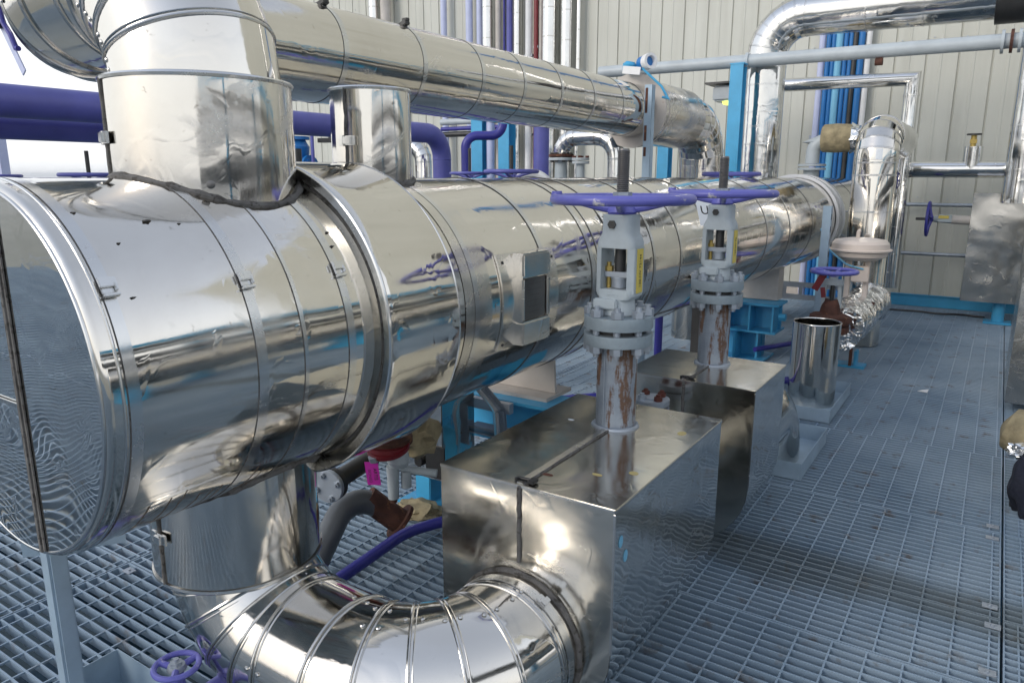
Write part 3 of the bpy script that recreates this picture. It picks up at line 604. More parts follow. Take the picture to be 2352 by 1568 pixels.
# ---------------------------------------------------------------- valve boxes
def valve_box(label, y0, y1, sx, clamp_dx, loc):
    x0, x1, zt, zc = -1.178, -0.662, 0.678, 0.30
    t = thing('valve_box', label, 'valve cover', loc, 'stainless covers round the valves')
    w = (x1 - x0) / 2; xc = (x0 + x1) / 2
    def prof(inset=0.0):
        p = [(x1 - inset, zt - inset)]
        for k in range(17):
            a = -math.pi * k / 16; p.append((xc + (w - inset) * math.cos(a), zc + (w - inset) * math.sin(a)))
        p.append((x0 + inset, zt - inset)); return p
    b = B(); n = 10
    # side skin
    b.loft([[Vector((x, y0 + (y1 - y0) * k / n, z)) for x, z in prof()] for k in range(n + 1)], False)
    bmesh.ops.delete(b.bm, geom=[f for f in b.bm.faces if all(abs(v.co.z - zt) < 1e-5 for v in f.verts)], context='FACES')
    b.build('side_sheet', 'box', t, sharp=20)
    b = B(); b.poly([(x, y0 - 0.001, z) for x, z in prof(0.0008)], (0, 1, 0), 0.002); b.build('front_sheet', 'box_dull', t, smooth=False)
    b = B(); b.poly([(x, y1 + 0.001, z) for x, z in prof(0.0008)], (0, -1, 0), 0.002); b.build('back_sheet', 'box', t, smooth=False)
    b = B(); rings = []
    b.box((xc, (y0 + y1) / 2, zt + 0.0015), (x1 - x0 + 0.004, y1 - y0 + 0.006, 0.003)); top = b.build('top_sheet', 'box_dull', t, bevel=0.001)
    # folded bright edges
    b = B(); b.bar((x0, y0 - .001, zt - .002), (x1, y0 - .001, zt - .002), 0.005, 0.007); b.build('folded_edge', 'strap', top, bevel=.001)
    b = B(); b.bar((x1 + .001, y0, zt - .003), (x1 + .001, y1, zt - .003), 0.004, 0.008); b.build('folded_edge', 'rib', top, bevel=.001)
    b = B(); b.bar((x1, y0 - .001, zt - .01), (x1, y0 - .001, zc), 0.006, 0.004); b.build('folded_edge', 'strap', t, bevel=.001)
    # joint between the two half covers, with clip
    pts = [Vector((sx + .004 * noise.noise(Vector((k * .9, y0, 3))), y0 - 0.003, zt - 0.003 - (zt - 0.47) * k / 14)) for k in range(15)]
    b = B(); b.tube(pts, [.005 + .0035 * abs(noise.noise(p * 30)) for p in pts], 8); b.build('joint_sealant', 'mastic', t)
    pts = [Vector((sx + (loc[0] - sx) * k / 8 * .25, y0 + (loc[1] - .06 - y0) * k / 8, zt + 0.004 + .0015 * noise.noise(Vector((k, 1, y0))))) for k in range(9)]
    b = B(); b.loft([[p + Vector((-.013, 0, -.002)), p + Vector((.011, 0, -.002)), p + Vector((.009 + .004 * noise.noise(p * 22), 0, .004)), p + Vector((-.008, 0, .0045 + .003 * abs(noise.noise(p * 30))))] for p in pts]); b.build('joint_strip', 'clad_rough', t, sharp=20)
    b = B(); b.tube([p + Vector((.0115, 0, .001)) for p in pts], [.0028 + .003 * abs(noise.noise(p * 40)) for p in pts], 8); b.build('joint_sealant', 'mastic', t)
    b = B(); c = Vector((sx + .004, y0 + .016, zt + .006)); b.box(c, (.036, .02, .006)); b.cyl(c + Vector((-.02, 0, .006)), c + Vector((.02, .004, .006)), .004, seg=8); b.box(c + Vector((.022, .004, .004)), (.018, .026, .008)); b.box(c + Vector((-.016, -.012, .004)), (.008, .01, .014)); b.build('clip', 'dark', t, bevel=.001)
    # mastic collar round the stem pipe
    b = B(); pts = [Vector((loc[0] + .066 * math.cos(k * math.pi / 18), loc[1] + .066 * math.sin(k * math.pi / 18), zt + .004)) for k in range(36)]
    b.tube(pts, [.006 + .007 * abs(noise.noise(p * 25)) for p in pts], 8, closed=True); b.build('stem_sealant', 'galv', t)
    return t
SX = -0.923
vb1 = valve_box('large stainless valve box in the foreground, U shaped, entered by the ribbed elbow pipe', 1.44, 2.215, -0.925, 0, (SX, 1.985, 0.04))
vb2 = valve_box('smaller stainless valve box standing behind the foreground one', 2.60, 3.05, -0.93, 0, (SX, 2.91, 0.04))
b = B(); b.torus((XB, 1.437, ZP), (0, 1, 0), 0.186, 0.008, 72, 8)
for v in b.bm.verts: v.co += Vector((0, -0.004, 0)) * noise.noise(v.co * 30) + (v.co - Vector((XB, 1.437, ZP))) * .02 * noise.noise(v.co * 25)
b.build('pipe_sealant', 'mastic', vb1)
for i, (x, y, rx_, ry_, mt) in enumerate(((-.79, 1.60, .018, .009, 'stain'), (-.715, 1.66, .016, .014, 'stain'), (-.90, 1.53, .024, .009, 'rust'), (-.72, 2.02, .016, .022, 'stain'), (-1.06, 1.95, .014, .008, 'tag_white'))):
    b = B(); k = 14; b.poly([(x + rx_ * (.8 + .4 * noise.noise(Vector((j, i, 0)))) * math.cos(j * 2 * math.pi / k), y + ry_ * (.8 + .5 * noise.noise(Vector((j, i, 5)))) * math.sin(j * 2 * math.pi / k), 0.6813) for j in range(k)], (0, 0, 1), 0.0004)
    b.build('paint_stain', mt, vb1, smooth=False)
for i, (y, z) in enumerate(((1.475, .585), (1.505, .535))):
    b = B(); k = 12; b.poly([(-0.6612, y + .012 * (1 + .6 * noise.noise(Vector((j, i, 2)))) * math.cos(j * 2 * math.pi / k), z + .016 * (1 + .6 * noise.noise(Vector((j, i, 7)))) * math.sin(j * 2 * math.pi / k)) for j in range(k)], (1, 0, 0), 0.0004); b.build('paint_stain', 'cable', vb1, smooth=False)

# link pipe between the boxes with its bolted stub, and elbow behind
b = B(); b.tube([(XB, 2.2, 0.30), (XB, 2.62, 0.30)], 0.115, 40); tag(b.build('link_pipe', 'clad_rough'), 'short stainless clad pipe joining the two valve boxes', 'pipe')
fs = thing('bolted_stub', 'small white bolted flange stub with rusty nuts between the two valve boxes', 'flange', (-1.0, 2.50, 0.3))
fx, fy = -1.005, 2.475
b = B(); b.cyl((fx, fy, .30), (fx, fy, .575), .03); b.build('neck', 'silver', fs)
b = B(); b.lathe([(.066, 0), (.066, .022)], (fx, fy, .575), (0, 0, 1), 36); b.build('lower_flange', 'galv', fs, bevel=.002)
b = B(); b.lathe([(.055, 0), (.055, .007)], (fx, fy, .597), (0, 0, 1), 30); b.build('gasket', 'dark', fs)
b = B(); b.lathe([(.066, 0), (.066, .024), (.03, .024), (.03, .028)], (fx, fy, .604), (0, 0, 1), 36); b.build('upper_flange', 'galv', fs, bevel=.002)
for k, a in enumerate((55, 145, 235, 325)):
    c = Vector((fx + .043 * math.cos(R(a)), fy + .043 * math.sin(R(a)), .628)); b = B(); b.hexn(c, (0, 0, 1), .0155, .016); b.cyl(c, c + Vector((0, 0, .024)), .0085, seg=12); b.build('bolt', 'galv' if k == 2 else 'rust_bolt', fs)
re_ = thing('rear_elbow_pipe', 'stainless clad elbow curving down behind the second valve box into a grey tray', 'pipe', (XB, 3.4, 0))
ribbed_pipe(re_, [(-.905, 3.03, .29), (-.905, 3.78, .29), (-.905, 3.78, -.3)], [.28], .185, 12, 'clad', beads=False)
def tray(label, x0, x1, y0, y1, h, z=0.003):
    t = thing('drip_tray', label, 'tray', ((x0 + x1) / 2, (y0 + y1) / 2, z), 'grey steel drip trays on the grating')
    b = B(); e = .003
    b.box(((x0 + x1) / 2, (y0 + y1) / 2, z + e / 2), (x1 - x0, y1 - y0, e)); b.build('pan', 'grey_post', t)
    for (c, d) in ((((x0 + x1) / 2, y0, z + h / 2), (x1 - x0 + e, e, h)), (((x0 + x1) / 2, y1, z + h / 2), (x1 - x0 + e, e, h)), ((x0, (y0 + y1) / 2, z + h / 2), (e, y1 - y0 - e, h)), ((x1, (y0 + y1) / 2, z + h / 2), (e, y1 - y0 - e, h))): B().box(c, d).build('side', 'grey_post', t)
    return t
tray('shallow grey steel tray under the elbow behind the second valve box', -1.20, -0.655, 3.52, 4.14, .085)
tray('shallow grey steel tray under the tall open stainless drum', -1.22, -0.705, 4.50, 5.22, .08)
dr = thing('drum', 'tall open topped stainless drum standing in a tray behind the valve boxes', 'drum', (-.89, 4.88, .01))
b = B(); b.lathe([(.143, .004), (.143, .535), (.138, .535), (.138, .012), (.001, .012)], (-.89, 4.88, 0), (0, 0, 1), 64, False); b.build('shell', 'clad_v', dr)
b = B(); b.torus((-.89, 4.88, .535), (0, 0, 1), .142, .005, 64, 8); b.build('rim', 'strap', dr)

# ---------------------------------------------------------------- gate valves
def handwheel(b, c, Rw, r, dish=0.03, hub=0.03, spokes=4, tw=0.0, ax=(0, 0, 1), sr=.009):
    c = Vector(c); x, y, z = b.frame(ax)
    b.torus(c, ax, Rw, r, 64, 12)
    for k in range(spokes):
        a = 2 * math.pi * k / spokes + tw; d = x * math.cos(a) + y * math.sin(a)
        b.tube([c + d * (Rw - r * .3), c + d * Rw * .55 - z * dish * .45, c + d * hub * .8 - z * dish], [sr, sr * 1.1, sr * 1.4], 10)
    b.lathe([(hub, -dish - .016), (hub * 1.05, -dish), (hub * .8, -dish + .016)], c, ax, 24)
def gate_valve(label, loc):
    t = thing('gate_valve', label, 'valve', loc, 'silver gate valves with purple handwheels'); o = Vector(loc)
    def P(x, y, z): return o + Vector((x, y, z))
    b = B(); b.lathe([(.061, 0), (.061, .12), (.061, .27)], o, (0, 0, 1), 48); b.box(P(-.012, -.0605, .135), (.004, .004, .26)); b.build('stem_pipe', 'rust_pipe', t)
    b = B(); b.lathe([(.103, .262), (.1035, .266), (.1035, .292), (.103, .296)], o, (0, 0, 1), 64); b.build('lower_flange', 'galv_flange', t)
    b = B(); b.lathe([(.078, .296), (.078, .314)], o, (0, 0, 1), 48); b.build('gasket', 'dark', t)
    b = B(); b.lathe([(.103, .312), (.1035, .316), (.1035, .345), (.103, .349)], o, (0, 0, 1), 64); b.build('upper_flange', 'galv_flange', t)
    for k in range(8):
        a = R(22.5 + 45 * k); c = P(.086 * math.cos(a), .086 * math.sin(a), 0)
        b = B(); b.cyl(c + Vector((0, 0, .230)), c + Vector((0, 0, .381)), .0092, seg=10); b.hexn(c + Vector((0, 0, .350)), (0, 0, 1), .0185, .020); b.hexn(c + Vector((0, 0, .241)), (0, 0, 1), .0185, .020); b.cyl(c + Vector((0, 0, .298)), c + Vector((0, 0, .31)), .011, seg=10); b.build('stud', 'galv', t)
    # bonnet neck
    b = B(); b.lathe([(.056, .349), (.050, .36), (.046, .40), (.050, .418)], o, (0, 0, 1), 40)
    b.box(P(-.02, -.045, .385), (.075, .03, .03)); b.bar(P(-.055, -.05, .40), P(-.07, -.055, .352), .008, .008); b.build('bonnet', 'silver', t, bevel=.004)
    # yoke with window on -Y / +Y faces
    b = B(); W, D = .061, .045
    zs = (.408, .432, .545, .575, .60)
    for q in (-1, 1):
        b.loft([[P(q * (W - .02), -D, z), P(q * W, -D * .75, z), P(q * W, D * .75, z), P(q * (W - .02), D, z)] for z in (.415, .45, .50, .55)], True)
    def rr(w, d, z, k=6):
        pts = []; r = min(w, d) * .5
        for sx_, sy_, a0 in ((1, 1, 0), (-1, 1, 90), (-1, -1, 180), (1, -1, 270)):
            for j in range(k + 1):
                a = R(a0 + 90 * j / k); pts.append(P(sx_ * (w - r) + r * math.cos(a), sy_ * (d - r) + r * math.sin(a), z))
        return pts
    b.loft([rr(.05, .045, .398), rr(W, D, .41), rr(W, D, .428)], True)
    b.loft([rr(W, D, .548), rr(W, D, .565), rr(.054, .046, .58), rr(.047, .046, .592), rr(.046, .046, .645)], True)
    b.build('yoke', 'silver', t, bevel=.0025)
    b = B(); b.cyl(P(-.008, -.052, .617), P(-.008, -.040, .617), .013, seg=6); b.build('grease_plug', 'dark', t)
    b = B(); b.lathe([(.0165, .40), (.0165, .60)], o, (0, 0, 1), 24); b.build('stem', 'dark', t)
    prof = []; z = .70
    while z < .826: prof += [(.0165, z), (.0185, z + .0022), (.0165, z + .0044)]; z += .0055
    b = B(); b.lathe([(.015, .60)] + prof + [(.015, .830)], o, (0, 0, 1), 24); b.build('threaded_stem', 'thread', t, sharp=20)
    b = B(); b.lathe([(.024, .43), (.024, .455), (.027, .456), (.027, .462)], o, (0, 0, 1), 24); b.box(P(-.006, -.006, .470), (.080, .034, .016)); b.build('packing_gland', 'galv', t, bevel=.002)
    b = B(); b.cyl(P(-.032, -.008, .425), P(-.032, -.008, .505), .007, seg=10); b.hexn(P(-.032, -.008, .479), (0, 0, 1), .0135, .014); b.build('gland_bolt', 'brass', t)
    b = B(); c = P(0, 0, .688)
    b.torus(c, (0, 0, 1), .1965, .0145, 80, 14)
    for k in range(4):
        a = R(20 + 90 * k); d = Vector((math.cos(a), math.sin(a), 0)); b.tube([c + d * .196, c + d * .13 - Vector((0, 0, .008)), c + d * .07 - Vector((0, 0, .022)), c + d * .03 - Vector((0, 0, .028))], [.008, .010, .012, .014], 10)
    b.lathe([(.040, -.042), (.044, -.036), (.036, -.018), (.030, .004)], c, (0, 0, 1), 32)
    b.cyl(c + Vector((-.188, -.055, .008)), c + Vector((-.188, -.055, .022)), .018, .015, 14)
    b.build('handwheel', 'purple_chip', t)
    b = B(); b.hexn(P(0, 0, .690), (0, 0, 1), .028, .018); b.build('wheel_nut', 'galv', t)
    b = B(); b.box(P(.0625, 0.0, .483), (.003, .038, .128)); pl = b.build('tag_plate', 'yellow', t)
    return t, pl
v1, p1 = gate_valve('nearer silver gate valve with rust streaked stem pipe, on the foreground valve box', (SX, 1.985, 0.681))
v2 = copy_tree(v1, (SX, 2.91, 0.681), 'further silver gate valve with purple handwheel, on the smaller valve box behind')
tb = lambda y: basis((SX + .0643, y, 0.681 + .483), (0, 0, 1), (0, -1, 0))
def kids(o, n): return [c for c in o.children if c.name.split('.')[0] == n][0]
text("120-HV 72144", 0.0165, tb(1.985), kids(v1, 'tag_plate')); text("120-HV 72145" if False else "120-HV 72", 0.0165, tb(2.91), kids(v2, 'tag_plate'))
wt = thing('white_tag', 'white tag lettered U72 on the exchanger behind the further gate valve', 'tag', (-1.22, 3.2, 1.2))
p0 = Vector((-1.095, 3.295, 1.285)); xr = Vector((.86, .5, 0)).normalized(); yr = Vector((-.25, -.1, 1)).normalized()
b = B(); b.poly([p0 + xr * a + yr * c for a, c in ((-.06, -.07), (.06, -.07), (.06, .07), (-.06, .07))], xr.cross(yr), .002); b.build('card', 'tag_white', wt, smooth=False)
text("U72", 0.055, basis(p0 + xr.cross(yr) * .0028 + xr * .0, xr, yr), wt)

# ---------------------------------------------------------------- things left and lower left
gp = thing('grey_post', 'light grey steel post with short angle bracket under the end cap at left', 'post', (-1.86, .74, 0))
b = B(); b.box((-1.868, .76, .27), (.046, .046, .60)); b.build('post', 'grey_post', gp, bevel=.006)
b = B(); b.bar((-1.925, .715, .535), (-1.79, .90, .535), .004, .05); b.bar((-1.94, .72, .558), (-1.805, .91, .558), .05, .004); b.build('bracket', 'grey_post', gp, smooth=False)
b = B(); b.hexn((-1.935, .735, .55), (-1, 0, 0), .008, .012); b.build('bolt', 'galv', gp)
b = B(); b.box((-1.875, .76, .006), (.14, .14, .010)); b.build('foot_plate', 'grey_post', gp)
lv = thing('small_valve', 'small purple valve with worn handwheel beside the ribbed elbow at lower left', 'valve', (-1.60, .875, 0))
hc = Vector((-1.579, .878, .245))
b = B(); b.torus(hc, (0, 0, 1), .052, .0075, 48, 10)
for k in range(3):
    a = R(80 + 120 * k); d = Vector((math.cos(a), math.sin(a), 0)); b.tube([hc + d * .05, hc + d * .01 - Vector((0, 0, .006))], [.008, .009], 8)
b.build('handwheel', 'purple_chip', lv)
b = B(); b.lathe([(.024, -.008), (.02, .004)], hc, (0, 0, 1), 20); b.hexn(hc, (0, 0, 1), .015, .012); b.cyl(hc, hc + Vector((0, 0, .02)), .007, seg=10); b.build('wheel_nut', 'galv', lv)
b = B(); b.cyl(hc - Vector((0, 0, .01)), hc - Vector((0, 0, .09)), .014, .020); b.lathe([(.034, -.10), (.04, -.13), (.034, -.17)], hc, (0, 0, 1), 20)
b.tube([hc + Vector((-.055, -.22, -.14)), hc + Vector((-.02, -.08, -.135)), hc + Vector((.0, 0, -.13)), hc + Vector((.02, .14, -.11))], .026, 18); b.lathe([(.036, 0), (.036, .012)], hc + Vector((.02, .135, -.11)), (.1, 1, .1), 20); b.build('body', 'purple', lv)
tray('grey steel tray beside the small purple valve at bottom left', -1.92, -1.675, .60, .905, .14)
lp = thing('pale_post', 'pale lavender post at left edge beyond the exchanger', 'post', (-7.05, 2.9, -3))
b = B(); b.box((-7.22, 3.0, -0.8), (.07, .07, 5.15)); b.build('post', 'lavender', lp)
def wheel_valve(label, c, Rw, group=None, stem=.13, tw=.3, mt='purple', smt='dark', body=True, ax=(0, 0, 1), z0=-1.0):
    t = thing('stem_valve', label, 'valve', (c[0], c[1], c[2]), group); c = Vector(c)
    b = B(); handwheel(b, c, Rw, Rw * .08, Rw * .22, Rw * .2, 4, tw, ax, Rw * .05); b.build('handwheel', mt, t)
    x, y, z = B().frame(ax)
    b = B(); b.cyl(c - z * Rw * .2, c + z * stem, Rw * .075, seg=12); b.build('stem', smt, t)
    b = B(); b.cyl(c - z * Rw * .3, c - z * (Rw * .3 + .16), Rw * .2, Rw * .26); b.lathe([(Rw * .5, 0), (Rw * .5, .03)], c - z * (Rw * .3 + .19), ax, 20); b.cyl(c - z * (Rw * .3 + .19), c - z * (c.z - .01), Rw * .3); b.build('yoke', mt, t)
    return t
G = 'purple handwheels beyond the exchanger'
wheel_valve('purple handwheel with tall stem standing beyond the front shell at left', (-4.28, 2.2, 1.445), .145, G, stem=.13)
wheel_valve('purple handwheel with dark stem at the extreme left edge', (-5.40, 2.2, 1.44), .13, G, stem=.1)
wheel_valve('purple handwheel beyond the exchanger, left one of the pair beside blue columns', (-2.97, 4.0, 1.458), .125, G, stem=.16)
wheel_valve('purple handwheel beyond the exchanger, right one of the pair below blue columns', (-2.64, 4.0, 1.468), .165, G, stem=.16)
wheel_valve('purple handwheel lying beyond the exchanger behind the further gate valve', (-1.72, 5.6, 1.455), .20, G, stem=.02)
for i, (x, y, h, lb) in enumerate(((-3.60, 3.1, 1.60, 'dark threaded stem standing beyond the exchanger left of the short nozzle'),)):
    b = B(); b.cyl((x, y, 1.0), (x, y, h), .027); tag(b.build('threaded_rod', 'dark'), lb, 'stem')
ht = thing('hanging_lever', 'white flat lever on purple valve bits hanging at the top left corner', 'lever', (-2.25, 1.0, 1.8))
b = B(); p0, p1 = Vector((-2.30, 1.0, 1.833)), Vector((-2.207, 1.0, 1.70)); b.bar(p0, p1, .022, .004, up=Vector((0, 1, 0))); b.build('lever', 'lavender', ht, bevel=.001)
b = B(); b.tube([(-2.285, .99, 1.90), (-2.275, .995, 1.83), (-2.245, .995, 1.80), (-2.235, 1.0, 1.765), (-2.222, 1, 1.763)], .007, 10); b.build('hook', 'purple_dark', ht)
b = B(); b.lathe([(.016, -.012), (.016, .012)], (-2.295, .99, 1.835), (.5, -.8, 0), 16); b.build('pivot', 'dark', ht)

# ---------------------------------------------------------------- purple pipes beyond the exchanger
b = B(); b.tube(fillet([(-4.5, 0.9, 1.83), (-4.5, 5.62, 1.83), (-4.5, 5.62, -2)], .22, 12)[0], .088, 32)
b.torus((-4.5, 5.62, 1.60), (0, 0, 1), .088, .004, 40, 8)
tag(b.build('purple_pipe', 'purple'), 'thick purple pipe running behind the nozzles and bending down', 'pipe')
b = B(); b.tube(fillet([(-4.75, 0.9, 1.715), (-4.75, 2.9, 1.715), (-4.75, 2.9, -2)], .2, 12)[0], .075, 32)
tag(b.build('purple_pipe', 'purple'), 'purple pipe just below the thick one at the left', 'pipe')
b = B(); b.tube(fillet([(-4.13, 5.5, -1), (-4.13, 5.5, 1.80), (-3.86, 5.68, 1.80), (-3.78, 5.72, 2.3)], .11, 10)[0], .040, 24)
tag(b.build('purple_pipe', 'purple_dark'), 'slender dark purple pipe looping sideways beside the blue columns', 'pipe')
b = B(); b.cyl((-4.231, 7.0, -2), (-4.231, 7.0, 2.6), .085); tag(b.build('purple_pipe', 'purple'), 'upright purple pipe between the blue columns and the clad U bend', 'pipe')
b = B(); b.cyl((-6.7, 6.0, -2), (-6.7, 6.0, 2.0), .02); tag(b.build('purple_pipe', 'purple'), 'thin upright purple pipe beside the short nozzle', 'pipe')
def column(x, y, w, z1, lb, mt='blue', z0=-2):
    t = thing('steel_column', lb, 'column', (x, y, z0), 'sky blue steel columns')
    b = B(); b.box((x, y - w * .48, (z0 + z1) / 2), (w, .01, z1 - z0)); b.box((x, y + w * .48, (z0 + z1) / 2), (w, .01, z1 - z0)); b.box((x, y, (z0 + z1) / 2), (.008, w * .95, z1 - z0)); b.build('profile', mt, t, smooth=False)
    b = B(); b.box((x, y, z1 + .006), (w * 1.1, w * 1.1, .012)); b.build('cap_plate', mt, t); return t
column(-5.04, 7.0, .15, 2.3, 'sky blue column behind the loop of slender purple pipe')
column(-4.678, 7.0, .14, 2.3, 'sky blue column just left of the upright thick purple pipe')
column(-2.205, 7.2, .12, 2.455, 'sky blue column carrying the long grey pipe')
column(-3.3, 8.2, .13, 2.0, 'sky blue column behind the clad U bend and threaded stem')
b = B(); b.cyl((-4.90, 7.0, -2), (-4.90, 7.0, 2.6), .046); tag(b.build('upright_pipe', 'lavender'), 'pale lavender pipe standing between two blue columns', 'pipe')
bp = thing('horizontal_pipes', 'white and dark purple pipe crossing in front of the wall behind the blue columns', 'pipe', (-6.8, 9.0, 2.2))
b = B(); b.cyl((-7.2, 9.0, 2.24), (-6.0, 9.0, 2.24), .045); b.build('pale_pipe', 'grey_pipe', bp)
b = B(); b.cyl((-7.2, 9.0, 2.14), (-6.0, 9.0, 2.14), .03); b.build('purple_pipe', 'purple_dark', bp)
b = B(); b.cyl((-7.2, 9.0, 2.06), (-6.0, 9.0, 2.06), .04); b.build('dark_pipe', 'dark', bp)
# blue globe valve seen between the nozzles
bv = thing('globe_valve', 'bright blue globe valve seen between the upper and short nozzles', 'valve', (-6.95, 6.0, 1.7))
b = B(); b.lathe([(.16, .20), (.16, .235)], (-6.98, 6.0, 1.66), (0, 0, 1), 28); b.lathe([(.07, -.15), (.09, -.05), (.15, .04), (.155, .12), (.11, .2)], (-6.98, 6.0, 1.66), (0, 0, 1), 28); b.build('body', 'deep_blue', bv)
b = B(); b.cyl((-7.1, 5.98, 1.545), (-6.76, 6.02, 1.545), .10); b.lathe([(.14, 0), (.14, .03)], (-6.80, 6.02, 1.545), (1, .1, 0), 24); b.build('outlet', 'deep_blue', bv)
for x, m_, lb in ((-6.62, 'blue', 'sky blue upright far beyond, between the nozzles'), (-6.42, 'dark', 'dark upright far beyond, between the nozzles')):
    b = B(); b.box((x, 6.4, 0.2), (.09, .09, 3.2)); tag(b.build('steel_stanchion', m_), lb, 'upright')
b = B(); b.box((-6.5, 6.3, 1.86), (.75, .12, .05)); b.box((-6.5, 6.3, 1.91), (.4, .1, .06)); tag(b.build('pipe_support', 'dark'), 'dark cross bracket far beyond, between the nozzles', 'bracket')
us = thing('clad_bend', 'small clad pipe bend partly hidden by the short nozzle', 'pipe', (-4.75, 5.2, 1.2))
ribbed_pipe(us, [(-5.45, 6.0, 1.75), (-5.05, 6.0, 1.75), (-5.05, 6.0, .5)], [.16], .085, 5, 'far_clad', ribr=.003)
b = B(); b.cyl((-5.3, 5.9, 1.2), (-5.3, 5.9, 1.7), .03); b.lathe([(.075, 0), (.075, .02)], (-5.3, 5.9, 1.50), (0, 0, 1), 20); b.lathe([(.075, 0), (.075, .02)], (-5.3, 5.9, 1.53), (0, 0, 1), 20); b.build('flange', 'rust', us)
# clad U bend with flanges
ub = thing('clad_u_bend', 'clad U shaped pipe bend rising beyond the exchanger below the upper pipe end', 'pipe', (-2.65, 5.0, 1.4))
ribbed_pipe(ub, [(-2.845, 5.0, 1.60), (-2.845, 5.0, 1.725), (-2.385, 5.0, 1.725), (-2.385, 5.0, .5)], [.125, .16], .062, 4, 'far_clad', ribr=.003)
for z, mt in ((1.583, 'rust'), (1.557, 'grey_pipe')): b = B(); b.lathe([(.095, 0), (.095, .02)], (-2.845, 5.0, z), (0, 0, 1), 28); b.build('flange', mt, ub, bevel=.002)
for k in range(8): a = k * math.pi / 4; B().hexn((-2.845 + .075 * math.cos(a), 5.0 + .075 * math.sin(a), 1.545), (0, 0, 1), .013, .07).build('bolt', 'dark', ub)
b = B(); b.cyl((-2.845, 5.0, 1.2), (-2.845, 5.0, 1.557), .055, .045); b.build('neck', 'silver', ub)
sf = thing('blind_stub', 'small blind flange on a stub beside the clad U bend', 'flange', (-2.64, 4.95, 1.3))
b = B(); b.cyl((-2.65, 4.95, 1.1), (-2.65, 4.95, 1.53), .03); b.build('neck', 'silver', sf)
for z in (1.53, 1.555): b = B(); b.lathe([(.065, 0), (.065, .018)], (-2.65, 4.95, z), (0, 0, 1), 24); b.build('flange', 'grey_pipe', sf)
for k in range(4): a = R(20 + 90 * k); B().hexn((-2.65 + .048 * math.cos(a), 4.95 + .048 * math.sin(a), 1.573), (0, 0, 1), .014, .015).build('bolt', 'rust_bolt', sf)
b = B(); b.torus((-3.05, 4.9, 1.30), (.4, -.9, 0), .165, .03, 32, 8); tag(b.build('flange_rim', 'white'), 'white bolted flange rim peeping over the exchanger below the upright purple pipe', 'flange')
# grey post, blue lamp on the collar
cp = thing('rusty_post', 'pale grey angle post with rust patches in front of the upper pipe collar', 'post', (-2.045, 4.75, 0))
b = B(); b.bar((-2.045, 4.75, -.05), (-2.045, 4.75, 2.03), .052, .006); b.bar((-2.022, 4.775, -.05), (-2.022, 4.775, 2.03), .006, .052); b.build('angle', 'grey_post', cp, smooth=False)
for z, h in ((1.93, .16), (1.72, .10), (1.60, .06)): b = B(); b.box((-2.056, 4.7465, z), (.018, .0015, h)); b.build('rust_patch', 'rust', cp)
gd = thing('detector', 'blue and white gas detector strapped on top of the upper pipe collar', 'detector', (-2.2, 4.95, 2.15))
q = aim = Vector((-2.19, 4.93, 2.19))
b = B(); b.lathe([(.036, 0), (.046, .015), (.046, .09), (.034, .10)], q, (.8, -.5, .05), 24); b.build('body', 'deep_blue', gd)
b = B(); b.lathe([(.049, .07), (.052, .08), (.052, .125), (.034, .125), (.03, .09)], q, (.8, -.5, .05), 28, False); b.build('ring', 'white', gd)
b = B(); b.lathe([(.033, .095), (.001, .097)], q, (.8, -.5, .05), 24); b.build('lens', 'dark', gd)
b = B(); b.lathe([(.03, 0), (.045, .02), (.05, .06), (.03, .08)], q + Vector((-.08, -.02, -.06)), (0.2, 0, 1), 20); b.build('base', 'blue', gd)
b = B(); b.box(q + Vector((-.02, -.10, -.05)), (.13, .004, .05), Matrix.Rotation(R(8), 3, 'Y')); b.build('plate', 'white', gd)
b = B(); b.tube([q + Vector((.05, -.08, -.04)), q + Vector((.18, -.05, -.16)), q + Vector((.23, -.05, -.24)), q + Vector((.19, -.05, -.23))], .008, 10); b.build('rod', 'blue', gd)
wl = thing('wall_lamp', 'grey hooded lamp behind the far end of the upper pipe', 'lamp', (-2.5, 8.4, 2.3))
b = B(); b.box((-2.66, 8.3, 2.32), (.24, .22, .16)); b.build('housing', 'grey_pipe', wl, bevel=.02)
b = B(); b.box((-2.66, 8.3, 2.425), (.38, .34, .02)); b.build('hood', 'dark', wl)
lm, lnt, lp_ = new_mat('lamp_lens'); lp_.inputs['Base Color'].default_value = (0.5, 0.6, 0.1, 1); lp_.inputs['Emission Color'].default_value = (0.75, 1.0, 0.15, 1); lp_.inputs['Emission Strength'].default_value = 0.8; M['lens'] = lm
b = B(); b.lathe([(.07, 0), (.06, -.03), (.001, -.045)], (-2.62, 8.27, 2.24), (0, 0, 1), 20); b.build('lens', 'lens', wl)

